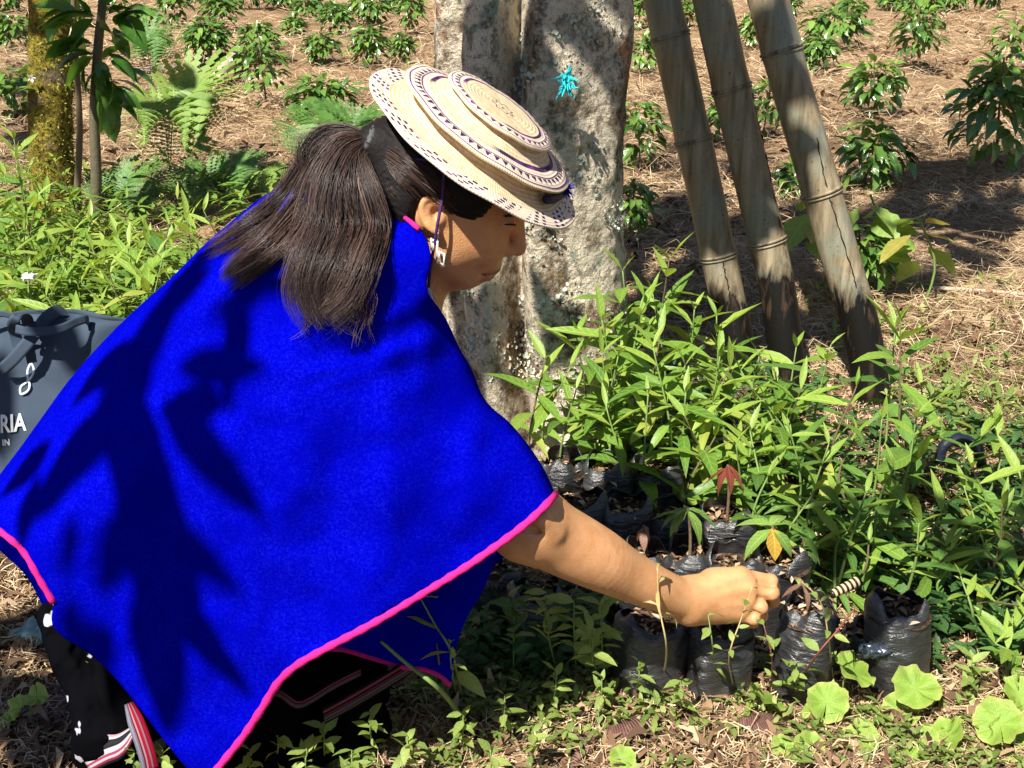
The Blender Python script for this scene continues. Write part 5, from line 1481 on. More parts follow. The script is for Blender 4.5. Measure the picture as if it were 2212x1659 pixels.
# yellowing lobed plant by the right pole
YEL = leaf_mat('yellowing_leaf', (0.16, 0.30, 0.05), (0.28, 0.40, 0.09), 0.5, 0.35, 0.3, 6, (0.55, 0.33, 0.07))
LY = variants('leaf', YEL, 4, 0.75, 0.15, 0.3, 5)
for (u_, v_, Y_, lb) in [(1760, 430, 3.9, 'light green broad leaf sprig crossing behind the right pole'), (1880, 420, 3.9, 'yellowing broad leaved plant right of the rightmost pole'), (1985, 470, 3.7, 'broad leaved plant with orange leaf right of the yellowing one')]:
    t_ = P(u_, v_, Y_); b_ = np.array([t_[0] + 0.05, Y_, float(gz(t_[0], Y_))])
    root = thing('broad_leaf_plant', lb, 'plant', b_, 'broad leaved plants near the poles')
    obj('stem', tube_mesh('stem', catmull([(0, 0, 0), (0.02, 0, (t_ - b_)[2] * 0.5), t_ - b_], 8), 0.004, STEM, 6), root)
    for i in range(9):
        a_ = rng.uniform(0, 6.28); d_ = np.array([math.cos(a_), math.sin(a_) * 0.7, rng.normal(-0.2, 0.4)])
        place(obj('leaf', LY[rng.integers(4)], root), (t_ - b_) * (1 - 0.06 * i) + d_ * 0.03, d_, 0.13 * rng.uniform(0.7, 1.2), rng.normal(0, 0.4))

# ------------------------------------------------------------------ mossy trunk, sapling and ferns at the left
def moss_mat():
    t = NT('moss_bark')
    p = coords(t); n1 = t.noise(p, 9, 5, 0.6); n2 = t.noise(p, 55, 5, 0.7)
    c = t.ramp(n2, [(0.34, (0.035, 0.030, 0.010)), (0.5, (0.20, 0.16, 0.028)), (0.70, (0.48, 0.38, 0.06))])
    c = t.mix(t.step(n1, 0.56, 0.66), c, t.mix(n2, (0.07, 0.05, 0.03), (0.28, 0.21, 0.13)))
    t.set_b(Base_Color=c, Roughness=0.95, Specular_IOR_Level=0.1, Normal=t.bump(t.math('ADD', n2, n1), 1.0, 0.03))
    return t.m
MOSS = moss_mat()
mb0 = G(120, 490); mb0[2] = -0.03
mt = thing('mossy_tree', 'yellow green moss covered trunk at the upper left edge', 'tree', mb0)
mp = catmull([mb0, P(112, 350, mb0[1]), P(108, 150, mb0[1]), P(112, 0, mb0[1]), P(120, -300, mb0[1]), P(160, -900, mb0[1])], 60)
V, F, UV = tube(mp - mb0, np.interp(np.linspace(0, 1, 60), [0, 0.12, 0.5, 1], [0.125, 0.088, 0.080, 0.07]), 48, False)
nd_ = fbm(V * 14, 4); cc_ = np.repeat(mp - mb0, 48, 0); o_ = V - cc_; V = cc_ + o_ * (1 + 0.22 * nd_)[:, None]
obj('trunk', mesh_data('trunk', V, F, MOSS, True, UV), mt)
mk = MB()
for i in range(2600):                           # tufts of moss
    j = rng.integers(0, 36); a_ = rng.uniform(math.pi * 0.9, math.pi * 2.1)
    k_ = j * 48 + int(a_ / 6.283 * 48) % 48
    c_ = V[k_] + rng.normal(0, 0.009, 3); nrm = (V[k_] - cc_[k_]); nrm /= np.linalg.norm(nrm)
    d_ = nrm + rng.normal(0, 0.6, 3); d_ /= np.linalg.norm(d_)
    e_ = np.cross(d_, rng.normal(0, 1, 3)); e_ /= np.linalg.norm(e_); L_ = rng.uniform(0.006, 0.017)
    mk.add([c_ - e_ * 0.003, c_ + e_ * 0.003, c_ + d_ * L_], [(0, 1, 2)])
obj('moss', mk.data('moss', plain('moss_tuft', (0.30, 0.27, 0.045), 0.9, 0, 30, 0.6), False), mt, kind='stuff')
EPI = leaf_mat('epiphyte_leaf', (0.07, 0.16, 0.02), (0.20, 0.32, 0.04), 0.35, 0.3, 0.2, 4, (0.34, 0.42, 0.06))
LE = variants('leaf', EPI, 4, 0.34, 0.3, 0.5, 6)
def epi(pos, label, dirs, L, name='epiphyte'):
    root = thing(name, label, 'plant', pos, 'leaf rosettes on the mossy trunk')
    for d_ in dirs: place(obj('leaf', LE[rng.integers(4)], root), (0, 0, 0), d_, L * rng.uniform(0.8, 1.2), rng.normal(0, 0.3))
my = mb0[1]
epi(P(78, 195, my - 0.08), 'yellow green leaf rosette on the left side of the mossy trunk', [(-1, -0.3, 0.15), (-1, -0.3, -0.25), (-0.6, -0.5, 0.5)], 0.12)
epi(P(150, 190, my - 0.08), 'single bright leaf on the right side of the mossy trunk', [(1, -0.3, 0.45), (0.4, -0.3, 0.8)], 0.11)
epi(P(165, 40, my - 0.10), 'long bright leaves hanging beside the mossy trunk top', [(-0.9, -0.4, 0.5), (0.1, -0.3, 1.0), (0.1, -0.4, -0.6), (-0.7, -0.4, 0.75)], 0.17)
fl = MB()
for i in range(5):
    a_ = i * 1.257; V, F, UV = leaf_shape(0.6, 0.1, 0.2, 4); fl.add((V * 0.022) @ frame((math.cos(a_), -0.5, math.sin(a_))).T, F, UV)
f_o = obj('flower', fl.data('flower', plain('white_petal', (0.75, 0.75, 0.78), 0.6)), loc=P(68, 167, my - 0.115)); tag(f_o, 'small white flower against the mossy trunk', 'flower')
sb0 = G(200, 540); sb0[2] = -0.02
sap = thing('sapling', 'dark slender sapling with big oval leaves right of the mossy trunk', 'tree', sb0)
sy = sb0[1]
spth = catmull([sb0, P(208, 400, sy), P(204, 250, sy), P(212, 100, sy), P(222, 0, sy), P(235, -200, sy)], 30)
obj('trunk', tube_mesh('trunk', spth - sb0, np.linspace(0.022, 0.013, 30), plain('sapling_bark', (0.10, 0.085, 0.05), 0.8, 0.5, 60, 0.5), 10), sap)
bp = catmull([P(165, 440, sy + 0.1), P(172, 300, sy + 0.1), P(168, 180, sy + 0.1), P(160, 60, sy + 0.1), P(158, -120, sy + 0.1)], 20); bp[0][2] = 0
obj('limb', tube_mesh('limb', bp - sb0, np.linspace(0.014, 0.009, 20), BSTEM, 8), sap)
OVL = leaf_mat('oval_leaf', (0.022, 0.085, 0.012), (0.075, 0.20, 0.025), 0.32, 0.3, 0.15, 6, (0.16, 0.32, 0.05))
LO = variants('leaf', OVL, 4, 0.42, 0.22, 0.45, 6)
for (u_, v_, ang, L_) in [(180, 92, 175, 95), (185, 115, 170, 100), (195, 122, 130, 90), (200, 95, 200, 80), (225, 85, 5, 75), (235, 115, 15, 90), (240, 130, 10, 80), (225, 150, 40, 90), (225, 170, 50, 85), (190, 60, 150, 70), (200, 30, 200, 100), (175, 30, 215, 95), (235, 30, 330, 95), (255, 35, 20, 100), (265, 25, 340, 80),
                          (245, 60, 60, 70), (215, 200, 60, 90), (230, 215, 75, 90), (250, 190, 30, 70), (160, 25, 190, 80), (150, 50, 205, 70), (240, 240, 60, 60), (185, 140, 110, 70), (215, 130, 70, 60), (225, 10, 300, 80), (170, 110, 185, 70)]:
    k = sy / FPX
    for rep in (0, 1):
     u_ += rep * rng.normal(0, 14); v_ += rep * rng.normal(0, 14); ang += rep * rng.normal(0, 35)
     d_ = np.array([math.cos(R(ang)), -rng.uniform(0.1, 0.7), -math.sin(R(ang))])
     place(obj('leaf', LO[rng.integers(4)], sap), P(u_, v_, sy - 0.03) - sb0, d_, L_ * k * 1.05, rng.normal(0, 0.5))
    
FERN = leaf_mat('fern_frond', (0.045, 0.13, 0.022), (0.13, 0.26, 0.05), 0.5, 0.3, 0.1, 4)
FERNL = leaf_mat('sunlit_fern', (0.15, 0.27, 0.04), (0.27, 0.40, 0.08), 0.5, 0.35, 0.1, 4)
def frond(path, L, mat, root, org, n=26, wid=0.46):
    mb_ = MB()
    p = catmull(path, 40)
    V, F, UV = tube(p - org, np.linspace(0.0028, 0.0008, 40), 5, False); mb_.add(V, F, UV, 0.6)
    T = np.gradient(p, axis=0); T /= np.linalg.norm(T, axis=1)[:, None]
    for i in range(n):
        f = 0.18 + 0.8 * i / n; k = int(f * 39); t_ = T[k]
        s_ = np.cross(t_, [0.15, -0.7, 0.7]); s_ /= np.linalg.norm(s_) + 1e-9
        pl = L * wid * (math.sin(min(1, (f - 0.1) * 1.15) * math.pi) ** 0.7 * 0.9 + 0.1) * (1 - 0.35 * f)
        for sg in (-1, 1):
            d_ = s_ * sg + t_ * 0.35 + np.array([0, 0, -0.18])
            Fm = frame(d_)
            nn_ = 7
            for q in range(nn_):                # toothed leaflets along each pinna
                g_ = (q + 0.5) / nn_; w_ = pl * 0.17 * (1 - 0.75 * g_) + 0.002
                c_ = np.array([g_ * pl, 0, -0.25 * g_ * g_ * pl])
                vv_ = np.array([[c_[0] - pl * 0.07, 0, c_[2]], [c_[0] + pl * 0.02, w_, c_[2] - 0.002], [c_[0] + pl * 0.085, 0, c_[2]], [c_[0] + pl * 0.02, -w_, c_[2] - 0.002]])
                mb_.add(vv_ @ Fm.T + p[k] - org, [(0, 1, 2, 3)], [[0, .5], [.5, 1], [1, .5], [.5, 0]], rng.uniform())
    return obj('frond', mb_.data('frond', mat), root)
def fern(base_uv, fr, label, mat):
    b_ = G(*base_uv); b_[2] = float(gz(b_[0], b_[1]))
    root = thing('fern', label, 'fern', b_, 'ferns behind the woman')
    for pts in fr:
        w_ = [b_] + [P(a, b, b_[1] - 0.05 * i) for i, (a, b) in enumerate(pts)]
        L_ = sum(np.linalg.norm(w_[i + 1] - w_[i]) for i in range(len(w_) - 1))
        frond(w_, L_, mat, root, b_)
fern((368, 395), [[(370, 310), (378, 240), (420, 232), (448, 300)], [(362, 320), (350, 250), (310, 232), (285, 250)], [(375, 260), (420, 200), (465, 215), (492, 290)]], 'arching fern standing left of the woman above the thicket', FERNL)
fern((330, 190), [[(325, 150), (318, 90), (345, 80), (378, 115)], [(330, 150), (300, 90), (285, 110)]], 'small shaded fern beside the big leaved sapling', FERN)
fern((765, 330), [[(765, 290), (720, 268), (650, 270), (580, 305)], [(766, 290), (770, 268), (800, 262), (840, 268)], [(764, 300), (764, 280), (700, 300), (640, 330)]], 'fern spreading flat between the ponytail and hat', FERN)
fern((470, 440), [[(470, 410), (440, 380), (390, 385), (345, 420)], [(475, 410), (520, 385), (560, 395)], [(472, 412), (500, 375), (545, 360), (575, 372)]], 'fern partly hidden behind the blue shoulder', FERN)
fern((555, 415), [[(552, 400), (530, 395), (500, 410), (462, 425)], [(555, 395), (560, 380), (590, 372), (612, 378)]], 'sunlit yellow green fern at the poncho edge', FERNL)
fern((240, 480), [[(250, 430), (280, 395), (330, 400), (360, 440)], [(235, 430), (210, 400), (170, 410)]], 'dark fern low beside the sapling foot', FERN)
# cut log and sticks in the field
def log(p0, p1, r, label, mat, name='cut_log', cat='log'):
    p0, p1 = np.asarray(p0), np.asarray(p1)
    root = thing(name, label, cat, (p0 + p1) / 2)
    c_ = (p0 + p1) / 2
    pt = catmull([p0 - c_, (p0 + p1) / 2 - c_ + [0, 0, r * 0.15], p1 - c_], 14)
    V, F, UV = tube(pt, r * (1 + 0.06 * np.sin(np.arange(14) * 1.3)), 14)
    V = V + 0.10 * r * fbm(V * 40, 2)[:, None]
    obj('bark', mesh_data('bark', V, clean(F), mat, True, UV), root)
    return root
PALEW = plain('pale_wood', (0.48, 0.37, 0.27), 0.8, 0.5, 40, 0.35)
g0, g1 = G(470, 185), G(508, 150)
log(g0 + [0, 0, 0.04], g1 + [0, 0, 0.10], 0.05, 'pale cut log lying on the straw upper left', PALEW)
g0, g1 = G(290, 165), G(385, 158)
log(g0 + [0, 0, 0.03], g1 + [0, 0, 0.03], 0.035, 'grey fallen branch lying behind the sapling', plain('grey_wood', (0.22, 0.18, 0.14), 0.85, 0.5, 40, 0.35), 'fallen_branch', 'branch')
for (a, b, r_, lb) in [((320, 305), (400, 350), 0.012, 'thin pale stick on the ground below the arching fern'), ((1860, 190), (1960, 183), 0.008, 'thin straw coloured stick far right in the straw'), ((2010, 640), (2212, 655), 0.007, 'long dry stalk lying in the straw at right')]:
    g0, g1 = G(*a), G(*b)
    log(g0 + [0, 0, 0.03], g1 + [0, 0, 0.03], r_, lb, PALEW, 'dry_stick', 'stick')
# ------------------------------------------------------------------ black nursery bags with seedlings
def film_mat():
    t = NT('black_film')
    p = coords(t)
    n1 = t.noise(t.map(p, (34, 34, 130)), 1.0, 6, 0.6); n2 = t.noise(p, 30, 5, 0.6); n3 = t.noise(p, 12, 3)
    c = t.mix(t.step(n3, 0.45, 0.75), (0.022, 0.022, 0.024), (0.075, 0.073, 0.076))  # lighter grey puts the film's reflection of the sky into its colour
    c = t.mix(t.step(t.noise(p, 55, 5, 0.7), 0.66, 0.76), c, (0.13, 0.10, 0.08))
    t.set_b(Base_Color=c, Roughness=t.math('MULTIPLY_ADD', n2, 0.2, 0.20), Specular_IOR_Level=1.0, Normal=t.bump(t.math('ADD', n1, t.math('MULTIPLY', n2, 0.25)), 0.6, 0.010))
    return t.m
FILM = film_mat()
def soil_mat():
    t = NT('potting_soil'); p = coords(t)
    n = t.noise(p, 160, 5, 0.7); n2 = t.noise(p, 40, 4)
    c = t.ramp(n, [(0.3, (0.022, 0.013, 0.009)), (0.55, (0.10, 0.062, 0.04)), (0.75, (0.26, 0.18, 0.12))])
    t.set_b(Base_Color=c, Roughness=0.95, Specular_IOR_Level=0.1, Normal=t.bump(t.math('ADD', n, n2), 1.0, 0.01))
    return t.m
SOIL = soil_mat()
SEED = leaf_mat('seedling_leaf', (0.12, 0.24, 0.04), (0.24, 0.36, 0.08), 0.35, 0.25, 0.6, 9)
SEEDR = leaf_mat('red_seedling_leaf', (0.13, 0.030, 0.018), (0.24, 0.06, 0.035), 0.3, 0.2, 0.5, 9)
SEEDY = leaf_mat('yellow_seedling_leaf', (0.50, 0.29, 0.04), (0.58, 0.36, 0.05), 0.45, 0.3, 0.8, 8)
SEEDB = leaf_mat('dry_seedling_leaf', (0.16, 0.07, 0.045), (0.30, 0.16, 0.11), 0.5, 0.15, 0.5, 7)
SLV = {k: variants('leaf', m_, 3, w_, 0.25, 0.4, 7) for k, m_, w_ in (('g', SEED, 0.36), ('r', SEEDR, 0.34), ('y', SEEDY, 0.5), ('b', SEEDB, 0.3))}
def bag(u_, v_, Y_, dia, label, tilt=(0, 0), seed=None, crush=0.0, hgt=None):
    top = P(u_, v_, Y_)
    zg = float(gz(top[0], Y_))
    H_ = hgt or max(0.10, top[2] - zg)
    base = np.array([top[0], Y_, zg - 0.004])
    root = thing('seedling_bag', label, 'plant bag', base, 'black plastic nursery bags')
    nz_, nt_ = 30, 56
    zz = np.linspace(0, 1, nz_); tt = np.arange(nt_) / nt_ * 2 * math.pi
    Z_, T_ = np.meshgrid(zz, tt, indexing='ij')
    sd = rng.uniform(0, 50)
    r_ = dia / 2 * (0.90 + 0.14 * np.sin(np.clip(Z_, 0, 1) * math.pi) ** 0.6 - 0.10 * (Z_ > 0.93) * (Z_ - 0.93) / 0.07)
    r_ = r_ * (1 + 0.05 * np.cos(4 * T_ + sd) + 0.05 * np.cos(2 * T_ + sd * 2) + 0.03 * np.sin(3 * T_ + sd * 3))
    pn = np.stack([np.cos(T_).ravel() * 1.6, np.sin(T_).ravel() * 1.6, Z_.ravel() * 9 + sd], 1)
    r_ = r_ + (0.0040 * fbm(pn, 4)).reshape(r_.shape) + (0.012 * fbm(pn * [0.9, 0.9, 0.16] + 9, 2)).reshape(r_.shape)
    r_ = r_ * (1 - crush * np.clip(Z_ - 0.5, 0, 1) * (0.8 + 0.6 * np.sin(T_ * 2 + sd)))
    rim = 0.010 * np.sin(T_ * 2 + sd) + 0.005 * np.sin(T_ * 5 + sd * 2) + 0.0025 * np.sin(T_ * 9)
    zc = H_ * Z_ + rim * np.clip((Z_ - 0.5) / 0.5, 0, 1) ** 1.3
    V = np.stack([r_ * np.cos(T_) + tilt[0] * Z_ * H_, r_ * np.sin(T_) + tilt[1] * Z_ * H_, zc], -1).reshape(-1, 3)
    I_ = np.arange(nz_ * nt_).reshape(nz_, nt_)
    F = np.stack([I_[:-1], np.roll(I_, -1, 1)[:-1], np.roll(I_, -1, 1)[1:], I_[1:]], -1).reshape(-1, 4)
    f_ = obj('film', mesh_data('film', V, F, FILM), root)
    md = f_.modifiers.new('thick', 'SOLIDIFY'); md.thickness = 0.0008
    # soil, with crumbs
    q_, a_ = np.meshgrid(np.linspace(0, 1, 9), np.arange(28) / 28 * 6.283, indexing='ij')
    Vs = np.stack([q_ * dia * 0.49 * np.cos(a_) + tilt[0] * H_ * 0.85, q_ * dia * 0.49 * np.sin(a_) + tilt[1] * H_ * 0.85, H_ * 0.86 + 0 * q_], -1).reshape(-1, 3)
    Vs[:, 2] += 0.012 * fbm(Vs * 60 + sd, 4)
    I_ = np.arange(9 * 28).reshape(9, 28)
    Fs = np.stack([I_[:-1], np.roll(I_, -1, 1)[:-1], np.roll(I_, -1, 1)[1:], I_[1:]], -1).reshape(-1, 4)
    s_o = obj('soil', mesh_data('soil', Vs, Fs, SOIL), root)
    cr = MB()
    for _ in range(60):
        a1 = rng.uniform(0, 6.28); q1 = dia * 0.45 * math.sqrt(rng.uniform()); c_ = np.array([q1 * math.cos(a1) + tilt[0] * H_ * .85, q1 * math.sin(a1) + tilt[1] * H_ * .85, H_ * 0.86 + rng.uniform(0.002, 0.012)])
        V1, F1, U1 = leaf_shape(0.5, 0.4, 0.5, 2); cr.add((V1 * rng.uniform(0.008, 0.026)) @ frame(rng.normal(0, 1, 3) * [1, 1, 0.4]).T + c_, F1, U1, rng.uniform(0.2, 1))
    obj('litter', cr.data('litter', DARKLIT), s_o, kind='stuff')
    if seed:
        kind, tu, tv, lv, L = seed
        b_ = np.array([tilt[0] * H_ * .85, tilt[1] * H_ * .85, H_ * 0.85]); t_ = P(tu, tv, Y_) - base
        obj('stem', tube_mesh('stem', catmull([b_, (b_ + t_) / 2 + [0.003, 0, 0], t_], 10), np.linspace(0.0034, 0.0022, 10), BSTEM, 7), root)
        for i, (ang, el, k) in enumerate(lv):
            d_ = np.array([math.cos(R(ang)) * math.cos(R(el)), math.sin(R(ang)) * math.cos(R(el)), math.sin(R(el))])
            ms = SLV[k or kind]
            place(obj('leaf', ms[i % len(ms)], root), t_ - [0, 0, 0.004 * (i // 2)], d_, L * rng.uniform(0.85, 1.15), rng.normal(0, 0.2))
    return root
bag(1742, 1300, 1.66, 0.098, 'shiny black plastic bag right of the hand, soil and withered stem in its mouth', (0.05, 0.0), ('b', 1735, 1262, [(20, -25, None), (170, -30, None), (-60, -40, None), (100, 10, None)], 0.04))
bag(1962, 1292, 1.66, 0.102, 'shaded black plastic bag alone at the right of the front row', (-0.08, 0.0))
bag(1560, 1338, 1.655, 0.110, 'black plastic bag in the shadow directly below the hand', (0.0, 0.02))
bag(1400, 1325, 1.665, 0.110, 'black plastic bag under the middle of the forearm', (0.03, 0.0))
bag(1868, 1345, 1.70, 0.075, 'crumpled narrow black bag between the two right front bags', (0.1, 0.0), None, 0.35)
bag(1160, 1265, 1.80, 0.105, 'black plastic bag in deep shade under the elbow')
bag(1075, 1225, 1.88, 0.105, 'black plastic bag furthest left, behind the pink hem')
bag(1395, 1185, 1.84, 0.108, 'black bag with a dried brown seedling above the forearm', (0, 0), ('b', 1390, 1135, [(-20, -55, None), (60, -40, None), (200, -60, None), (130, -50, None), (-90, -50, None)], 0.035))
bag(1492, 1180, 1.86, 0.108, 'black bag holding the six leaved light green seedling', (0, 0), ('g', 1485, 1098, [(-8, -18, None), (188, -16, None), (-50, -30, None), (215, -30, None), (75, 5, None), (-20, -38, None), (160, 0, None)], 0.068))
bag(1590, 1195, 1.82, 0.110, 'black wrinkled bag just above the fist', (0.02, 0.0))
bag(1690, 1188, 1.84, 0.105, 'black bag holding the seedling with one yellow leaf', (0, 0), ('g', 1668, 1135, [(165, 8, None), (15, 10, None), (60, 20, None), (-75, -55, 'y'), (-30, -25, None), (200, -20, None), (120, 20, None)], 0.066))
bag(1255, 1062, 2.03, 0.112, 'black bag beside the pink sleeve corner')
bag(1352, 1072, 2.02, 0.112, 'crinkled black bag in the third row above the forearm', (0.02, 0), None, 0.15)
bag(1462, 1090, 2.03, 0.108, 'black bag behind the light green seedling')
bag(1572, 1098, 2.00, 0.106, 'black bag holding the drooping dark red seedling', (0, 0), ('r', 1572, 1004, [(-75, -50, None), (-25, -48, None), (215, -50, None), (60, -35, None), (150, -40, None)], 0.062))
bag(1215, 985, 2.20, 0.11, 'black bag at the foot of the pale trunk')
bag(1318, 992, 2.18, 0.11, 'black bag in the back row under the weed clump')
bag(1420, 1000, 2.18, 0.11, 'black bag in the back row, right of the one under the clump')

# ------------------------------------------------------------------ tote bag behind the woman
def tote_mat():
    t = NT('slate_canvas'); p = coords(t)
    w = t.math('MULTIPLY', t.math('SINE', t.n('SeparateXYZ', 0, Vector=t.map(p, (2600, 1, 1)))), t.math('SINE', t.n('SeparateXYZ', 2, Vector=t.map(p, (1, 1, 2600)))))
    n = t.noise(p, 18, 4)
    t.set_b(Base_Color=t.mix(n, (0.026, 0.044, 0.072), (0.055, 0.080, 0.118)), Roughness=0.75, Specular_IOR_Level=0.35, Normal=t.bump(t.math('MULTIPLY_ADD', w, 0.2, n), 0.35, 0.004))
    return t.m
TOTE = tote_mat(); 
TYB = 2.22
tb0 = np.array([P(70, 900, TYB)[0] - 0.02, TYB, float(gz(P(70, 900, TYB)[0], TYB))])
tote = thing('tote_bag', 'slate blue canvas tote bag with white lettering behind the blue poncho', 'bag', tb0)
nz_, nt_ = 40, 80
Z_, T_ = np.meshgrid(np.linspace(0, 1, nz_), np.arange(nt_) / nt_ * 6.283, indexing='ij')
HT = 0.445
wx = 0.19 + 0.012 * np.sin(Z_ * 3); wy = 0.070 * (1 - Z_) ** 0.6 + 0.014
cx_, sx_ = np.cos(T_), np.sin(T_)
sq = lambda c: np.sign(c) * np.abs(c) ** 0.45
Xc = wx * sq(cx_); Yc = wy * sq(sx_)
fold_ = 0.010 * np.sin(Xc * 26 + Z_ * 9) * np.sin(Z_ * 3.1) + 0.006 * np.sin(Xc * 50 - Z_ * 22)
Yc = Yc + fold_ * (0.4 + 0.6 * Z_)
Zc = HT * Z_ + 0.012 * np.sin(Xc * 14 + 1) * Z_
V = np.stack([Xc + 0.03 * Z_, Yc + 0.03 * Z_, Zc], -1).reshape(-1, 3)
I_ = np.arange(nz_ * nt_).reshape(nz_, nt_)
F = np.stack([I_[:-1], np.roll(I_, -1, 1)[:-1], np.roll(I_, -1, 1)[1:], I_[1:]], -1).reshape(-1, 4)
to = obj('canvas_body', mesh_data('canvas_body', V, F, TOTE), tote)
md = to.modifiers.new('thick', 'SOLIDIFY'); md.thickness = 0.002
def zpt(x, y, Y_): return P(0.2206 * x, 655 + 0.2206 * y, Y_)
def strap(pts, w, side): return ribbon('strap', [zpt(*p) - tb0 for p in pts], w, TOTE, tote, side, 30)
strap([(0, 665, 2.175), (120, 560, 2.165), (260, 400, 2.17), (360, 270, 2.19), (450, 150, 2.21), (560, 75, 2.23), (680, 110, 2.25), (720, 260, 2.27)], 0.024, (-0.7, 0, 0.7))
strap([(200, 480, 2.19), (150, 300, 2.19), (130, 200, 2.17), (190, 130, 2.17), (260, 150, 2.21), (280, 260, 2.24)], 0.022, (1, 0, 0.3))
strap([(150, 250, 2.17), (260, 275, 2.16), (450, 275, 2.155), (620, 240, 2.165), (760, 180, 2.19), (860, 165, 2.21), (880, 300, 2.235)], 0.017, (0, 0.25, 1))
strap([(-200, 150, 2.20), (0, 105, 2.20), (130, 130, 2.20)], 0.012, (0, 0, 1))
WTXT = plain('white_print', (0.74, 0.78, 0.80), 0.7, 0, 50, 0.05)
def surf_y(x, z):
    """front face of the tote under a point"""
    Zf = z / HT; xx = x - 0.03 * Zf
    c = min(0.999, abs(xx / (0.19 + 0.012 * math.sin(Zf * 3)))) ** (1 / 0.45); sn = math.sqrt(1 - c * c)
    fo_ = 0.010 * math.sin(xx * 26 + Zf * 9) * math.sin(Zf * 3.1) + 0.006 * math.sin(xx * 50 - Zf * 22)
    return -(0.070 * max(0, 1 - Zf) ** 0.6 + 0.014) * sn ** 0.45 + fo_ * (0.4 + 0.6 * Zf) + 0.03 * Zf
def text(name, body_, u_, v_, size, parent, shear=0.25, tilt=4, sx=0.66):
    cu_ = bpy.data.curves.new(name, 'FONT'); cu_.body = body_; cu_.size = size; cu_.extrude = 0.0006; cu_.shear = shear; cu_.offset = 0.0012 if size > 0.03 else 0.0004
    tmp = bpy.data.objects.new(name, cu_); COL.objects.link(tmp)
    dg = bpy.context.evaluated_depsgraph_get()
    me = bpy.data.meshes.new_from_object(tmp.evaluated_get(dg)); bpy.data.objects.remove(tmp)
    me.materials.clear(); me.materials.append(WTXT)
    n = len(me.vertices); co = np.empty(n * 3, np.float32); me.vertices.foreach_get('co', co); co = co.reshape(-1, 3)
    p = P(u_, v_, 2.15) - tb0; co[:, 0] *= sx
    c, s = math.cos(R(tilt)), math.sin(R(tilt))
    X_ = p[0] + co[:, 0] * c - co[:, 1] * s; Zt = p[2] + co[:, 0] * s + co[:, 1] * c
    Yt = np.array([surf_y(a, b) for a, b in zip(X_, Zt)]) - 0.0022 - co[:, 2]
    me.vertices.foreach_set('co', np.stack([X_, Yt, Zt], 1).astype(np.float32).ravel()); me.update()
    return obj(name, me, parent)
text('lettering', 'RIA', -8, 942, 0.050, to); text('lettering', 'IN', -4, 972, 0.019, to, sx=0.8)
lg = [(185, 700), (166, 760), (182, 830), (214, 880), (202, 930), (142, 955), (124, 900), (168, 862), (208, 820), (231, 762), (205, 706), (185, 700)]
lw = [zpt(a, b, 2.15) - tb0 for a, b in lg]
lw = catmull(lw, 60); lw[:, 1] = np.array([surf_y(a[0], a[2]) for a in lw]) - 0.0055
obj('emblem', tube_mesh('emblem', lw, 0.0024, WTXT, 6), to)
# ------------------------------------------------------------------ foreground plants and litter
def round_leaf(mat, notch=0.35, n=30, cup=0.18, seedv=0):
    th = np.linspace(-math.pi + notch / 2, math.pi - notch / 2, n)
    sc_ = 1 + 0.045 * np.cos(th * 9 + seedv) + 0.012 * np.cos(th * 17)
    V = [(0, 0, 0)]; UV = [(0, 0.5)]
    for rr2 in (0.5, 1.0):
        for t_, s_ in zip(th, sc_):
            r_ = 0.5 * rr2 * (s_ if rr2 == 1 else 1)
            z = cup * rr2 * rr2 * 0.5 * (0.6 + 0.4 * math.cos(2 * t_ + seedv)) + 0.07 * rr2 * rr2 * math.sin(t_ * 7 + seedv) + 0.06 * rr2 * math.sin(t_ * 2 + seedv * 2)
            V.append((r_ * math.cos(t_) + 0.0, r_ * math.sin(t_), z)); UV.append((rr2, 0.5 + 0.5 * math.sin(t_ * 3.5)))
    F = [(0, 1 + i, 2 + i) for i in range(n - 1)] + [(1 + i, 1 + n + i, 2 + n + i, 2 + i) for i in range(n - 1)]
    return mesh_data('leaf', np.array(V), F, mat, True, np.array(UV))
def round_mat():
    t = NT('round_leaf'); p = coords(t)
    sx = t.n('SeparateXYZ', Vector=p); nd = t.last; x, y = nd.outputs[0], nd.outputs[1]
    an = t.math('ARCTAN2', y, x); r = t.math('SQRT', t.math('ADD', t.math('MULTIPLY', x, x), t.math('MULTIPLY', y, y)))
    n = t.noise(p, 5, 4); n2 = t.noise(p, 22, 4)
    vn = t.math('ABSOLUTE', t.math('SINE', t.math('ADD', t.math('MULTIPLY', an, 3.5), t.math('MULTIPLY', t.math('SUBTRACT', n, 0.5), 0.6))))
    vein = t.math('SUBTRACT', 1.0, t.step(t.math('MULTIPLY', vn, t.math('ADD', r, 0.1)), 0.0, 0.05))
    c = t.mix(n2, (0.18, 0.33, 0.035), (0.32, 0.46, 0.075))
    c = t.mix(t.step(t.math('ADD', r, t.math('MULTIPLY', n, 0.3)), 0.52, 0.68), c, (0.42, 0.47, 0.12))
    c = t.mix(t.math('MULTIPLY', vein, 0.6), c, (0.46, 0.55, 0.20))
    c = t.mix(t.step(n2, 0.72, 0.78), c, (0.34, 0.30, 0.10))
    nb = t.bump(t.math('SUBTRACT', t.math('MULTIPLY', n2, 0.8), vein), 0.3, 0.02)
    t.set_b(Base_Color=c, Roughness=0.5, Normal=nb)
    tr = t.n('BsdfTranslucent', Color=t.mix(0.5, c, (0.5, 0.6, 0.06)))
    mx = t.n('MixShader', Fac=0.3)
    t.t.links.new(t.b.outputs[0], t.last.inputs[1]); t.t.links.new(tr, t.last.inputs[2]); t.t.links.new(mx, t.out.inputs[0])
    return t.m
RND = round_mat()
RL = [round_leaf(RND, rng.uniform(0.03, 0.22), 30, rng.uniform(0.1, 0.6), i) for i in range(5)]
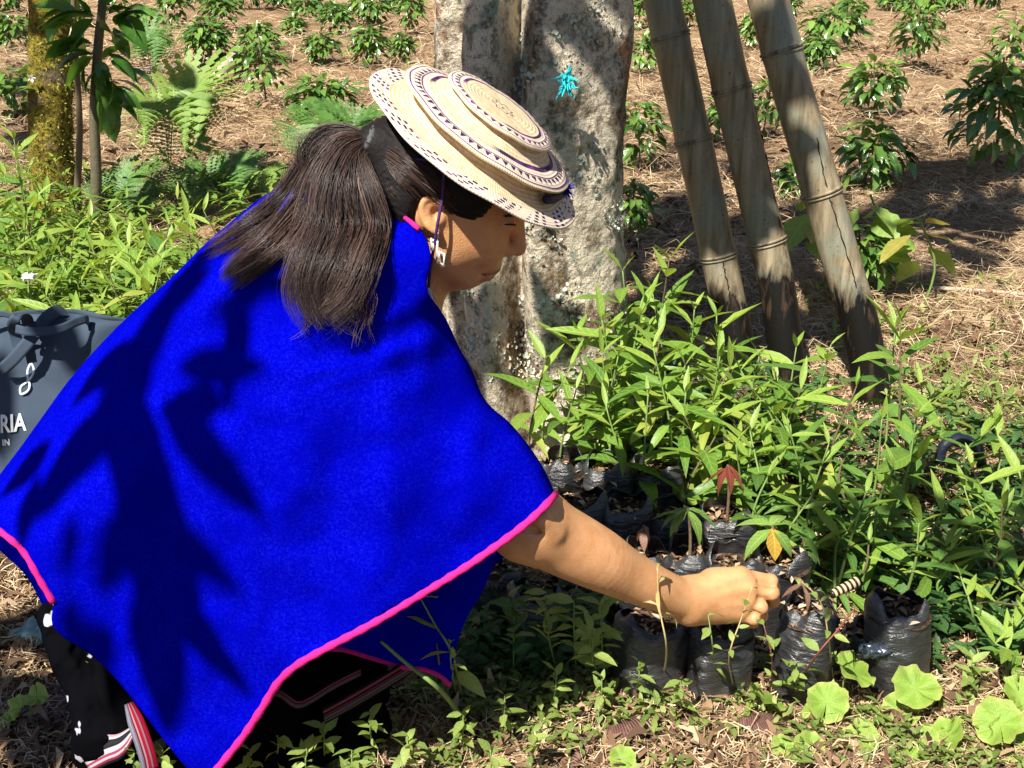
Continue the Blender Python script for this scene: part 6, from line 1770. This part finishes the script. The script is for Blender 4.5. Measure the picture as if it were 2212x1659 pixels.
def round_plant(lv, Y_, label):
    ps = [P(u_, v_, Y_) for u_, v_, _ in lv]
    g = np.mean(ps, 0); base = np.array([g[0], Y_ + 0.01, float(gz(g[0], Y_))])
    root = thing('round_leaf_plant', label, 'plant', base, 'round leaved plants in the foreground')
    for (u_, v_, s_), p in zip(lv, ps):
        q = p.copy(); q[2] = max(q[2], base[2] + 0.015)
        obj('stem', tube_mesh('stem', catmull([(rng.normal(0, .006), 0, 0), (q - base) * 0.5 + [rng.normal(0, .01), 0, 0.01], q - base], 8), 0.0014, STEM, 5), root)
        o = obj('leaf', RL[rng.integers(5)], root)
        nrm = np.array([-0.15 + rng.normal(0, 0.35), -0.45 + rng.normal(0, 0.25), 0.8]); nrm /= np.linalg.norm(nrm)
        a_ = rng.uniform(0, 6.28); e = np.cross(nrm, [math.cos(a_), math.sin(a_), 0.1]); e /= np.linalg.norm(e); f = np.cross(nrm, e)
        M = Matrix.Identity(4); sz = s_ / 1480.0
        for i in range(3):
            M[i][0], M[i][1], M[i][2], M[i][3] = e[i] * sz, f[i] * sz, nrm[i] * sz, (q - base)[i]
        o.matrix_basis = M
for lv, Y_, lb in [([(1845, 1450, 105)], 1.60, 'round scalloped leaf held up between the two right front bags'), ([(1978, 1490, 110), (1945, 1540, 90)], 1.57, 'round leaved plant in front of the shaded right bag'),
                   ([(1655, 1512, 100), (1610, 1540, 60)], 1.56, 'round leaved plant at the foot of the shiny bag'), ([(1785, 1518, 95), (1760, 1545, 60)], 1.55, 'round leaved plant right of the one by the shiny bag'),
                   ([(2045, 1592, 100), (2000, 1600, 60)], 1.50, 'round leaved plant low right of centre bottom'), ([(2160, 1565, 110), (2165, 1615, 105), (2205, 1600, 90)], 1.50, 'three round bright leaves in the bottom right corner'),
                   ([(1862, 1608, 85)], 1.49, 'single round leaf near the bottom edge'), ([(2200, 1500, 90)], 1.58, 'round leaf at the right edge above the corner plant'), ([(1745, 1640, 70), (1690, 1612, 50)], 1.47, 'small round leaves by the brown pods'),
                   ([(45, 1530, 62), (80, 1505, 55), (20, 1560, 50)], 1.56, 'dull green round leaved plant left of the spotted cloth'), ([(1345, 1640, 60)], 1.46, 'small scalloped leaf beside the curved brown pod'), ([(1960, 1645, 55)], 1.46, 'small round leaf at the bottom edge right of centre')]:
    round_plant(lv, Y_, lb)
SPRG = leaf_mat('sprig_leaf', (0.17, 0.27, 0.05), (0.33, 0.42, 0.11), 0.5, 0.35, 0.25, 5)
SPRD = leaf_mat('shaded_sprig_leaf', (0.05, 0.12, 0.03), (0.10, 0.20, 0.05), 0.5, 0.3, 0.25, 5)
LS = variants('leaf', SPRG, 4, 0.45, 0.25, 0.4, 4)
DRYL = leaf_mat('dry_sprig_leaf', (0.42, 0.34, 0.12), (0.55, 0.48, 0.22), 0.6, 0.3, 0.2, 5)
LDRY = variants('leaf', DRYL, 4, 0.14, 0.5, 0.6, 5)
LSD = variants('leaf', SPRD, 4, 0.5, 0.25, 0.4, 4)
RSTEM = plain('red_stem', (0.20, 0.05, 0.04), 0.6); DSTEM = plain('dry_stem', (0.42, 0.33, 0.14), 0.7)
def sprig(pts, Y_, label, n=8, L=0.022, stem=STEM, r=0.0013, lv=LS, f0=0.25):
    w = [P(a, b, Y_ + 0.004 * i) for i, (a, b) in enumerate(pts)]
    base = G(*pts[0]); base[2] = float(gz(base[0], base[1])) - 0.003
    root = thing('sprig', label, 'sprig', base, 'thin sprigs in front of the bags')
    path = catmull([base] + w[1:], 16)
    obj('stem', tube_mesh('stem', path - base, np.linspace(r * 1.2, r * 0.7, 16), stem, 5), root)
    for i in range(n):
        f = f0 + (1 - f0) * i / max(1, n - 1); k = int(f * 15)
        a_ = i * 2.6 + rng.normal(0, 0.4); el = rng.normal(0.3, 0.35)
        d_ = np.array([math.cos(a_) * math.cos(el), math.sin(a_) * math.cos(el), math.sin(el)])
        place(obj('leaf', lv[rng.integers(4)], root), path[k] - base, d_, L * rng.uniform(0.7, 1.25), rng.normal(0, 0.4))
sprig([(1432, 1480), (1440, 1400), (1424, 1310), (1420, 1225)], 1.47, 'dry yellow stalk crossing in front of the forearm', 5, 0.05, DSTEM, 0.0014, LDRY, 0.6)
sprig([(1585, 1500), (1575, 1420), (1600, 1340), (1625, 1268)], 1.46, 'leafy sprig rising in front of the fist', 11, 0.022, DSTEM, 0.0011)
sprig([(1545, 1480), (1540, 1400), (1530, 1330)], 1.50, 'short two leaved sprig below the wrist', 6, 0.026)
sprig([(1660, 1520), (1668, 1430), (1650, 1350)], 1.50, 'reddish sprig left of the shiny bag', 9, 0.022, RSTEM)
sprig([(1715, 1490), (1760, 1420), (1810, 1360), (1850, 1310)], 1.52, 'red stem slanting across the shiny bag', 5, 0.035, RSTEM, 0.0016)
sprig([(1800, 1480), (1790, 1380), (1772, 1300), (1725, 1250)], 1.56, 'arching sprig hanging over the shiny bag mouth', 10, 0.022, DSTEM)
sprig([(1000, 1545), (950, 1490), (880, 1435), (822, 1385)], 1.40, 'thick broken green stalk in front of the dark skirt', 0, 0.02, STEM, 0.0034)
sprig([(1000, 1500), (975, 1410), (940, 1350), (908, 1292)], 1.44, 'thin stalk with a leaf pair before the blue flap', 3, 0.05, STEM, 0.0018)
sprig([(965, 1490), (950, 1440), (942, 1370), (935, 1310)], 1.45, 'bare forked twig before the blue flap', 0, 0.02, BSTEM, 0.0015)
sprig([(985, 1485), (975, 1440), (972, 1390)], 1.43, 'small plant with four pale leaves before the flap', 6, 0.042)
for i, (u_, v_, Y_) in enumerate([(1180, 1280, 1.62), (1240, 1300, 1.60), (1110, 1290, 1.64), (1280, 1360, 1.58), (1300, 1310, 1.62)]):
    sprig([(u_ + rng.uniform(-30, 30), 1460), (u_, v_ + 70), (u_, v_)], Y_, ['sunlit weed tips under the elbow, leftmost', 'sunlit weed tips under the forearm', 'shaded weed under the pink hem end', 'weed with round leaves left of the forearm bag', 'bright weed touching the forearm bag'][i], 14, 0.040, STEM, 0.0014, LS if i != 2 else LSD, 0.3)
for i, (u_, v_, Y_, L_) in enumerate([(700, 1590, 1.42, .03), (600, 1600, 1.40, .03), (660, 1640, 1.38, .03), (800, 1560, 1.42, .028), (1000, 1560, 1.46, .028), (1090, 1520, 1.50, .028), (1200, 1470, 1.56, .026), (880, 1610, 1.40, .03), (540, 1640, 1.38, .03), (290, 1640, 1.36, .02), (350, 1640, 1.36, .028),
                                      (1300, 1480, 1.56, .026), (1380, 1450, 1.58, .026), (1470, 1490, 1.54, .026), (1720, 1450, 1.57, .03), (1060, 1640, 1.40, .028), (760, 1640, 1.38, .03), (2100, 1440, 1.62, .035), (1900, 1540, 1.54, .026), (1150, 1590, 1.44, .026)]):
    on = ['first', 'second', 'third', 'fourth', 'fifth', 'sixth', 'seventh', 'eighth', 'ninth', 'tenth', 'eleventh', 'twelfth', 'thirteenth', 'fourteenth', 'fifteenth', 'sixteenth', 'seventeenth', 'eighteenth', 'nineteenth', 'twentieth']
    us_ = sorted([700, 600, 660, 800, 1000, 1090, 1200, 880, 540, 290, 350, 1300, 1380, 1470, 1720, 1060, 760, 2100, 1900, 1150])
    sprig([(u_ + rng.uniform(-15, 15), v_ + 60), (u_, v_ + 20), (u_, v_ - 20)], Y_, 'low pale green sprout in the foreground, ' + on[us_.index(u_)] + ' from the left', 12, L_, STEM, 0.0012, LS, 0.2)

# brown pods and curled dead leaves
def pod_mat():
    t = NT('brown_pod'); v = t.n('SeparateXYZ', 1, Vector=coords(t, 'UV'))
    w = t.math('SINE', t.math('MULTIPLY', v, 150.0)); n = t.noise(coords(t), 60, 4)
    c = t.mix(t.math('MULTIPLY_ADD', w, 0.3, 0.4), (0.075, 0.032, 0.028), (0.24, 0.12, 0.10))
    t.set_b(Base_Color=t.mix(t.step(n, 0.5, 0.8), c, (0.30, 0.18, 0.13)), Roughness=0.55, Normal=t.bump(w, 0.6, 0.004))
    return t.m
POD = pod_mat()
def pod(pts, r, label):
    g = [G(a, b) for a, b in pts]; w = [np.array([p[0], p[1], float(gz(p[0], p[1])) + r * 0.55]) for p in g]
    p = catmull(w, 22); c_ = p.mean(0)
    V, F, UV = tube(p - c_, r * np.sin(np.linspace(0.12, math.pi - 0.12, 22)) ** 0.6, 12)
    V[:, 2] *= 0.55
    root = thing('seed_pod', label, 'pod', c_, 'brown pods on the ground')
    obj('husk', mesh_data('husk', V, clean(F), POD, True, UV), root)
pod([(1305, 1605), (1370, 1598), (1440, 1562)], 0.022, 'curved purplish brown pod lying at centre bottom')
pod([(1225, 1672), (1262, 1625), (1285, 1598)], 0.018, 'dark split pod left of the curved one')
pod([(1590, 1598), (1650, 1605), (1705, 1640)], 0.026, 'broad ribbed brown pod right of centre bottom')
DEAD = leaf_mat('dead_leaf', (0.15, 0.075, 0.045), (0.42, 0.27, 0.16), 0.7, 0.15, 0.3, 7)
LDEAD = variants('blade', DEAD, 6, 0.5, 0.5, 0.8, 6)
spots_ = [(1500, 1560, .09), (1565, 1590, .07), (1760, 1585, .08), (1920, 1600, .09), (1440, 1640, .09), (1620, 1650, .07), (1130, 1640, .06), (1290, 1540, .06), (1380, 1420, .07), (2090, 1640, .07), (1480, 1520, .07), (60, 1420, .07), (120, 1580, .07), (40, 1640, .08), (1240, 1410, .08), (980, 1590, .06), (1830, 1650, .08), (640, 1540, .05), (20, 1300, .06), (80, 1350, .06)]
us_ = sorted(s_[0] for s_ in spots_)
on = 'first second third fourth fifth sixth seventh eighth ninth tenth eleventh twelfth thirteenth fourteenth fifteenth sixteenth seventeenth eighteenth nineteenth twentieth'.split()
for (u_, v_, L_) in spots_:
    g = G(u_, v_); g[2] = float(gz(g[0], g[1])) + 0.012
    root = thing('dead_leaf', 'curled dry brown leaf on the near ground, ' + on[us_.index(u_)] + ' counted from the left', 'leaf', g, 'curled dead leaves in the foreground')
    a_ = rng.uniform(0, 6.28)
    place(obj('blade', LDEAD[rng.integers(6)], root), (-0.4 * L_ * math.cos(a_), -0.4 * L_ * math.sin(a_), 0), (math.cos(a_), math.sin(a_), 0.15), L_, rng.normal(0, 0.5))
# striped spiral shell among the bags
def shell_mat():
    t = NT('striped_shell'); v = t.n('SeparateXYZ', 1, Vector=coords(t, 'UV'))
    w = t.math('FRACT', t.math('MULTIPLY', v, 6.0))
    t.set_b(Base_Color=t.mix(t.math('GREATER_THAN', w, 0.5), (0.025, 0.014, 0.010), (0.62, 0.46, 0.26)), Roughness=0.35)
    return t.m
p0, p1 = P(1795, 1285, 1.72), P(1852, 1256, 1.74); c_ = (p0 + p1) / 2
sh_o = thing('striped_stub', 'short cream and brown banded stub among the right front bags', 'stub', c_)
t_ = np.linspace(0, 1, 26)
V, F, UV = tube(p0 - c_ + t_[:, None] * (p1 - p0), 0.0085 * (0.8 + 0.25 * t_) * (1 + 0.06 * np.abs(np.sin(t_ * math.pi * 6))), 14)
obj('husk', mesh_data('husk', V, clean(F), shell_mat(), True, UV), sh_o)
# dark blue plastic hoop, scraps and one white highlight built as a lump
p = [P(*q) for q in ((2028, 1000, 2.3), (2040, 962, 2.3), (2075, 948, 2.31), (2108, 965, 2.32), (2122, 1005, 2.33))]
hp = thing('plastic_hoop', 'dark blue plastic film arched over the ground at right', 'plastic', (p[0] + p[-1]) / 2 * [1, 1, 0])
h0 = np.array(hp.location)
NAVY = plain('navy_film', (0.010, 0.014, 0.028), 0.5, 0.9, 60, 0.6, 0.4)
q = catmull(p, 24); V, F, UV = tube(q - h0, 0.011, 10); V = V + 0.006 * fbm(V * 60, 3)[:, None]
obj('film', mesh_data('film', V, clean(F), NAVY, True, UV), hp)
for (u_, v_, r_, mt_, lb) in [(1895, 1410, 0.017, plain('crumpled_blue_film', (0.03, 0.04, 0.06), 0.25, 0.9, 35, 0.5, 1.0), 'crumpled shiny dark plastic scrap between the right bags'), (85, 1392, 0.024, plain('teal_scrap', (0.22, 0.36, 0.36), 0.8, 0.6, 60, 0.5), 'pale teal scrap on the ground left of the skirt'),
                              (45, 600, 0.013, plain('white_glint', (0.8, 0.78, 0.74), 0.7, 0.4, 40), 'white highlight modelled as a lump in the thicket above the tote bag')]:  # this white lump is a highlight given solid shape and pale colour
    g = G(u_, v_) if v_ > 1390 or v_ < 700 else G(u_, v_)
    c_ = np.array([g[0], g[1], float(gz(g[0], g[1])) + r_ * 0.5])
    if u_ == 1895: c_ = P(1895, 1405, 1.62)
    if u_ == 45: c_ = P(62, 598, 3.0)
    a1, a2 = np.meshgrid(np.linspace(0, math.pi, 14), np.arange(22) / 22 * 6.283, indexing='ij')
    V = np.stack([np.sin(a1) * np.cos(a2) * 1.3, np.sin(a1) * np.sin(a2), np.cos(a1) * 0.7], -1).reshape(-1, 3)
    V = V * r_ * (1 + 1.3 * fbm(V * 3.0 + u_, 4))[:, None]
    I_ = np.arange(14 * 22).reshape(14, 22)
    F = np.stack([I_[:-1], np.roll(I_, -1, 1)[:-1], np.roll(I_, -1, 1)[1:], I_[1:]], -1).reshape(-1, 4)
    o = obj('scrap_or_glint', mesh_data('scrap_or_glint', V, F, mt_, False), loc=c_); tag(o, lb, 'scrap')
